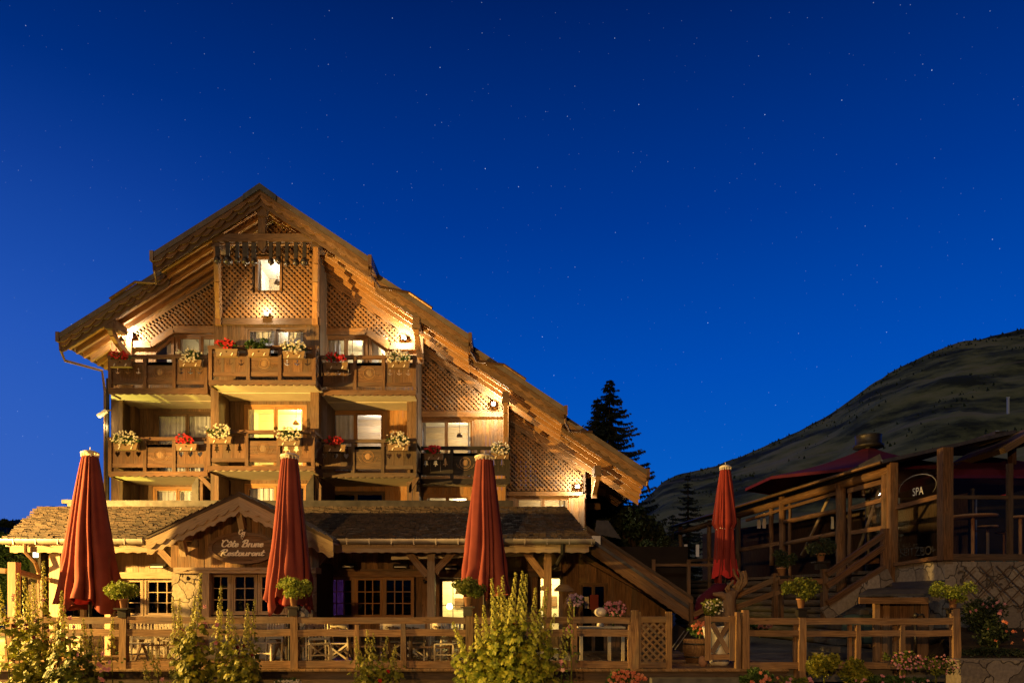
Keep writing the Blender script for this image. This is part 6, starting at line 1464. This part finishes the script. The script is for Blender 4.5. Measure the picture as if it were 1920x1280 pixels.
# rear pergola posts
mb = MB(); D = 24
t = thing('pergola_frame', P(1290, 1130, D), 'slender dark post-and-rail frame behind the lean-to roof', 'frame')
for px, y0 in ((1226, 1048), (1292, 1048)):
    mb = MB(); mb.pbox(px - 3, y0, px + 3, 1150, D, .12, (0, 0, 1)); mb.build('post', W_BRN, t)
mb = MB(); mb.pbox(1226, 1056, 1384, 1061, D + .01, .08, (1, 0, 0)); mb.build('rail', W_BRN, t)
D = 18.5
t = thing('red_cloth', P(1320, 1110, D), 'dark red folded parasol cloth slumped below the lean-to edge', 'cloth')
mb = MB(); mb.sm = True; mb.tube([P(1303, 1160, D), P(1318, 1128, D), P(1345, 1103, D), P(1362, 1098, D)], [.08, .2, .17, .08], 10); mb.build('cloth_folds', M_MAG, t)
# garden hut
D = 16.0
HT = thing('garden_hut', P(1700, 1240, D), 'small timber hut with a slate lean-to roof behind the right-hand fence', 'hut')
mb = MB(); a, b, c, d = P(1610, 1118, D), P(1742, 1116, D), P(1772, 1090, D + 1.5), P(1645, 1096, D + 1.5); e = Vector((0, 0, .05)); mb.hexa([a, b, c, d, Vector(a) + e, Vector(b) + e, Vector(c) + e, Vector(d) + e]); mb.build('roof', M_SLATE, HT)
mb = MB(); mb.pbox(1612, 1119, 1741, 1131, D + .03, .06, (1, 0, 0)); mb.build('fascia', W_BRN, HT)
mb = MB(); planks(mb, PX(1668, D), PX(1765, D), -.02, PZ(1130, D), D + .5, [], .17); mb.box(PX(1765, D), PX(1765, D) + .04, D + .55, D + 1.6, 0, PZ(1125, D)); mb.build('hut_wall', W_BRN, HT)
mb = MB(); mb.pbox(1640, 1131, 1650, 1255, D + .2, .1, (0, 0, 1)); mb.pbox(1656, 1131, 1668, 1255, D + .44, .1, (0, 0, 1)); mb.build('post', W_FEN, HT)
mb = MB(); mb.sm = True; mb.pbox(1590, 1140, 1640, 1160, D + .6, .5); 
t = thing('water_butt', P(1618, 1170, D), 'pair of dark green drums under the hut roof', 'drum')
for x in (1600, 1622):
    mb = MB(); mb.sm = True; mb.lathe((PX(x, D + .8), D + .8, .4), [(.24, 0), (.26, .05), (.26, .6), (.22, .68), (.1, .7)], 18); mb.build('drum', mottled('green_drum', (.04, .07, .06), (.06, .1, .085), 3), t)
t = thing('black_stake', P(1717, 1240, 15.6), 'thin black standpipe with a pale outline in front of the hut wall', 'stake')  # stake invented for an unexplained dark outline
mb = MB(); mb.sm = True; c = P(1717, 1235, 15.6); mb.tube([(c[0], 15.6, 0), (c[0], 15.6, PZ(1160, 15.6))], .03, 8); mb.build('stake_shaft', M_DKMET, t)
mb = MB(); mb.sm = True; zz = PZ(1153, 15.6); mb.ball((c[0], 15.6, zz), .055, 10, 1, 1, 1.1); mb.tube([(c[0], 15.6, zz), (c[0] + .15, 15.58, zz + .02), (c[0] + .18, 15.58, zz - .05)], [.03, .025, .02], 8); mb.build('stake_head', M_DKMET, t)
# stone terraces lower right
D = 14.2
t = thing('stone_retaining_wall', P(1870, 1275, D), 'low grey stone retaining wall in the lower right corner', 'wall')
mb = MB(); vs = []
mb.hexa([(PX(1802, D), D, -.6), (PX(2100, D), D, -.6), (PX(2100, D), D + .5, -.6), (PX(1802, D), D + .5, -.6), (PX(1802, D), D, PZ(1237, D)), (PX(2100, D), D, PZ(1237, D)), (PX(2100, D), D + .5, PZ(1237, D)), (PX(1802, D), D + .5, PZ(1237, D))]); mb.build('stone_courses', M_STONE2, t)
t = thing('earth_bank', P(1870, 1200, 15), 'dark planted earth bank above the stone retaining wall', 'bank')
mb = MB(); mb.hexa([(PX(1802, 14.72), 14.72, -.5), (24, 14.72, -.5), (24, 17.3, -.5), (PX(1802, 14.72), 17.3, -.5), (PX(1802, 14.72), 14.72, .12), (24, 14.72, .12), (24, 17.3, .75), (PX(1802, 14.72) + 1, 17.3, .75)]); mb.build('soil', M_SOIL, t); setp(t, kind=None)

# ================================================================ trees
def spruce(px, D, ytop, ybase, wpx, label, n=46, density=16, twin=False, ysc=1.0):
    k = D / F; X, Zt, Zb = PX(px, D), PZ(ytop, D), PZ(ybase, D); H = Zt - Zb; Rm = wpx * k / 2
    t = thing('spruce_tree', (X, D, Zb), label, 'spruce tree'); tr, nd = MB(), MB()
    tops = [(0, 0, 1)] + ([(-.62, .3, .93)] if twin else [])
    for (dx, dy, hs) in tops:
        tr.tube([(X + dx * (i / 6) ** .4 if dx else X, D + dy, Zb + H * hs * i / 6) for i in range(7)], [.24 * (1 - .97 * i / 6) + .008 for i in range(7)], 8)
        for w_ in range(n):
            u = (w_ + R.random()) / n; z = Zb + H * hs * (1 - .99 * u) ; rr = Rm * (u ** .8) * (.62 if dx else 1); nb = 5 + int(3 * u)
            for b in range(nb):
                a = R.random() * 6.28; L = rr * R.uniform(.55, 1.2) + .1; m = max(4, int(density * L / 1.2)); bx = X + dx * ((z - Zb) / H) ** .4 if dx else X
                for q in range(m):
                    v = (q + R.random()) / m; droop = -.30 * L * v + .16 * L * v * v * v * 1.6
                    c = Vector((bx + L * v * math.cos(a), D + dy + L * v * math.sin(a), z + droop)); s_ = .20 * (1.1 - .55 * v) * (1 + .5 * u)
                    sd = Vector((-math.sin(a), math.cos(a), 0)); dr = Vector((math.cos(a), math.sin(a), -.25))
                    for sg_ in (-1, 1):
                        e = c + sd * sg_ * s_ + dr * s_ * .8 + Vector((0, 0, -s_ * R.uniform(.25, .9))); i0 = len(nd.v)
                        nd.v += [c + Vector((0, 0, .03)), c + dr * s_ * .35 - Vector((0, 0, .03)), e]; nd.f += [[i0, i0 + 1, i0 + 2]]; nd.uv += [(0, 0)] * 3
                    i0 = len(nd.v); e = c + dr * s_ * .7 - Vector((0, 0, s_ * R.uniform(.4, 1.2))); nd.v += [c - dr * .05, c + dr * .1, e]; nd.f += [[i0, i0 + 1, i0 + 2]]; nd.uv += [(0, 0)] * 3
    tr.build('trunk', M_BARK, t); nd.build('crown', L_NEED, t)
spruce(1143, 37, 712, 1130, 290, 'tall twin-topped spruce rising right behind the chalet roof', twin=True, n=80, density=20)
spruce(1290, 60, 890, 1130, 130, 'distant dim spruce left of the slim red parasol', n=40)
spruce(1262, 48, 965, 1130, 90, 'smaller dark spruce between the broadleaf trees and the log building', n=30)
def btree(px, D, ytop, ybase, wpx, label, n=5200, ls=.16):
    k = D / F; X, Zt, Zb = PX(px, D), PZ(ytop, D), PZ(ybase, D); H = Zt - Zb; W = wpx * k / 2; t = thing('broadleaf_tree', (X, D, Zb), label, 'tree'); tr, cr = MB(), MB()
    tr.tube([(X, D, Zb), (X + .1, D, Zb + H * .4), (X, D, Zb + H * .8)], [.2, .15, .05], 8)
    for _ in range(6):
        a = R.random() * 6.28; tr.tube([(X, D, Zb + H * .35), (X + W * .6 * math.cos(a), D + W * .5 * math.sin(a), Zb + H * R.uniform(.55, .85))], [.09, .03], 6)
    cl = [(X + R.uniform(-.8, .8) * W, D + R.uniform(-.6, .6) * W, Zb + H * R.uniform(.25, .9), W * R.uniform(.22, .42)) for _ in range(17)]
    for _ in range(n):
        c = R.choice(cl); d = Vector((R.gauss(0, 1), R.gauss(0, 1), R.gauss(0, 1))).normalized() * c[3] * R.random() ** .4; cr.leaf(Vector(c[:3]) + d, ls * R.uniform(.6, 1.3))
    tr.build('trunk', M_BARK, t); cr.build('crown', L_TREE, t)
btree(1185, 32, 918, 1135, 150, 'dark broadleaf tree under the right end of the chalet roof', n=9000, ls=.26); btree(1222, 30, 1000, 1150, 80, 'small leafy tree just above the lean-to roof edge', n=4500, ls=.2)
btree(20, 46, 962, 1120, 60, 'dark rounded tree on the skyline left of the restaurant roof'); btree(52, 34, 1035, 1150, 100, 'dark bushy tree behind the left windscreen'); btree(-8, 34, 990, 1150, 110, 'dark tree cut by the left edge of the photo')
# lit neighbour window behind the left eaves
D = 30
t = thing('neighbour_house', P(66, 1060, D), 'dark neighbouring house with one bright window behind the left eaves', 'house')
mb = MB(); mb.pbox(56, 1022, 120, 1120, D + .2, 4); mb.build('wall', M_DARK, t)
mb = MB(); mb.pbox(62, 1032, 76, 1044, D + .15, .04); mb.build('window', emis('bright_window', (1, .93, .75), 6), t)
# chairlift pylons on the mountain
for px, py, h, lab in ((1890, 745, 22, 'far chairlift pylon high on the mountain'), (1870, 808, 36, 'nearer pale chairlift pylon above the log building')):
    D = 330; k = D / F; c = P(px, py, D); t = thing('chairlift_pylon', (c[0], D, c[2] - h * k), lab, 'pylon', 'chairlift pylons')
    mb = MB(); mb.beam((c[0], D, c[2] - h * k * 1.4), c, .8, .8, (0, 1, 0)); mb.build('mast', M_WHITE, t); mb = MB(); mb.beam((c[0] - 3 * k, D, c[2]), (c[0] + 3 * k, D, c[2]), .5, .5); mb.build('crossarm', M_WHITE, t)
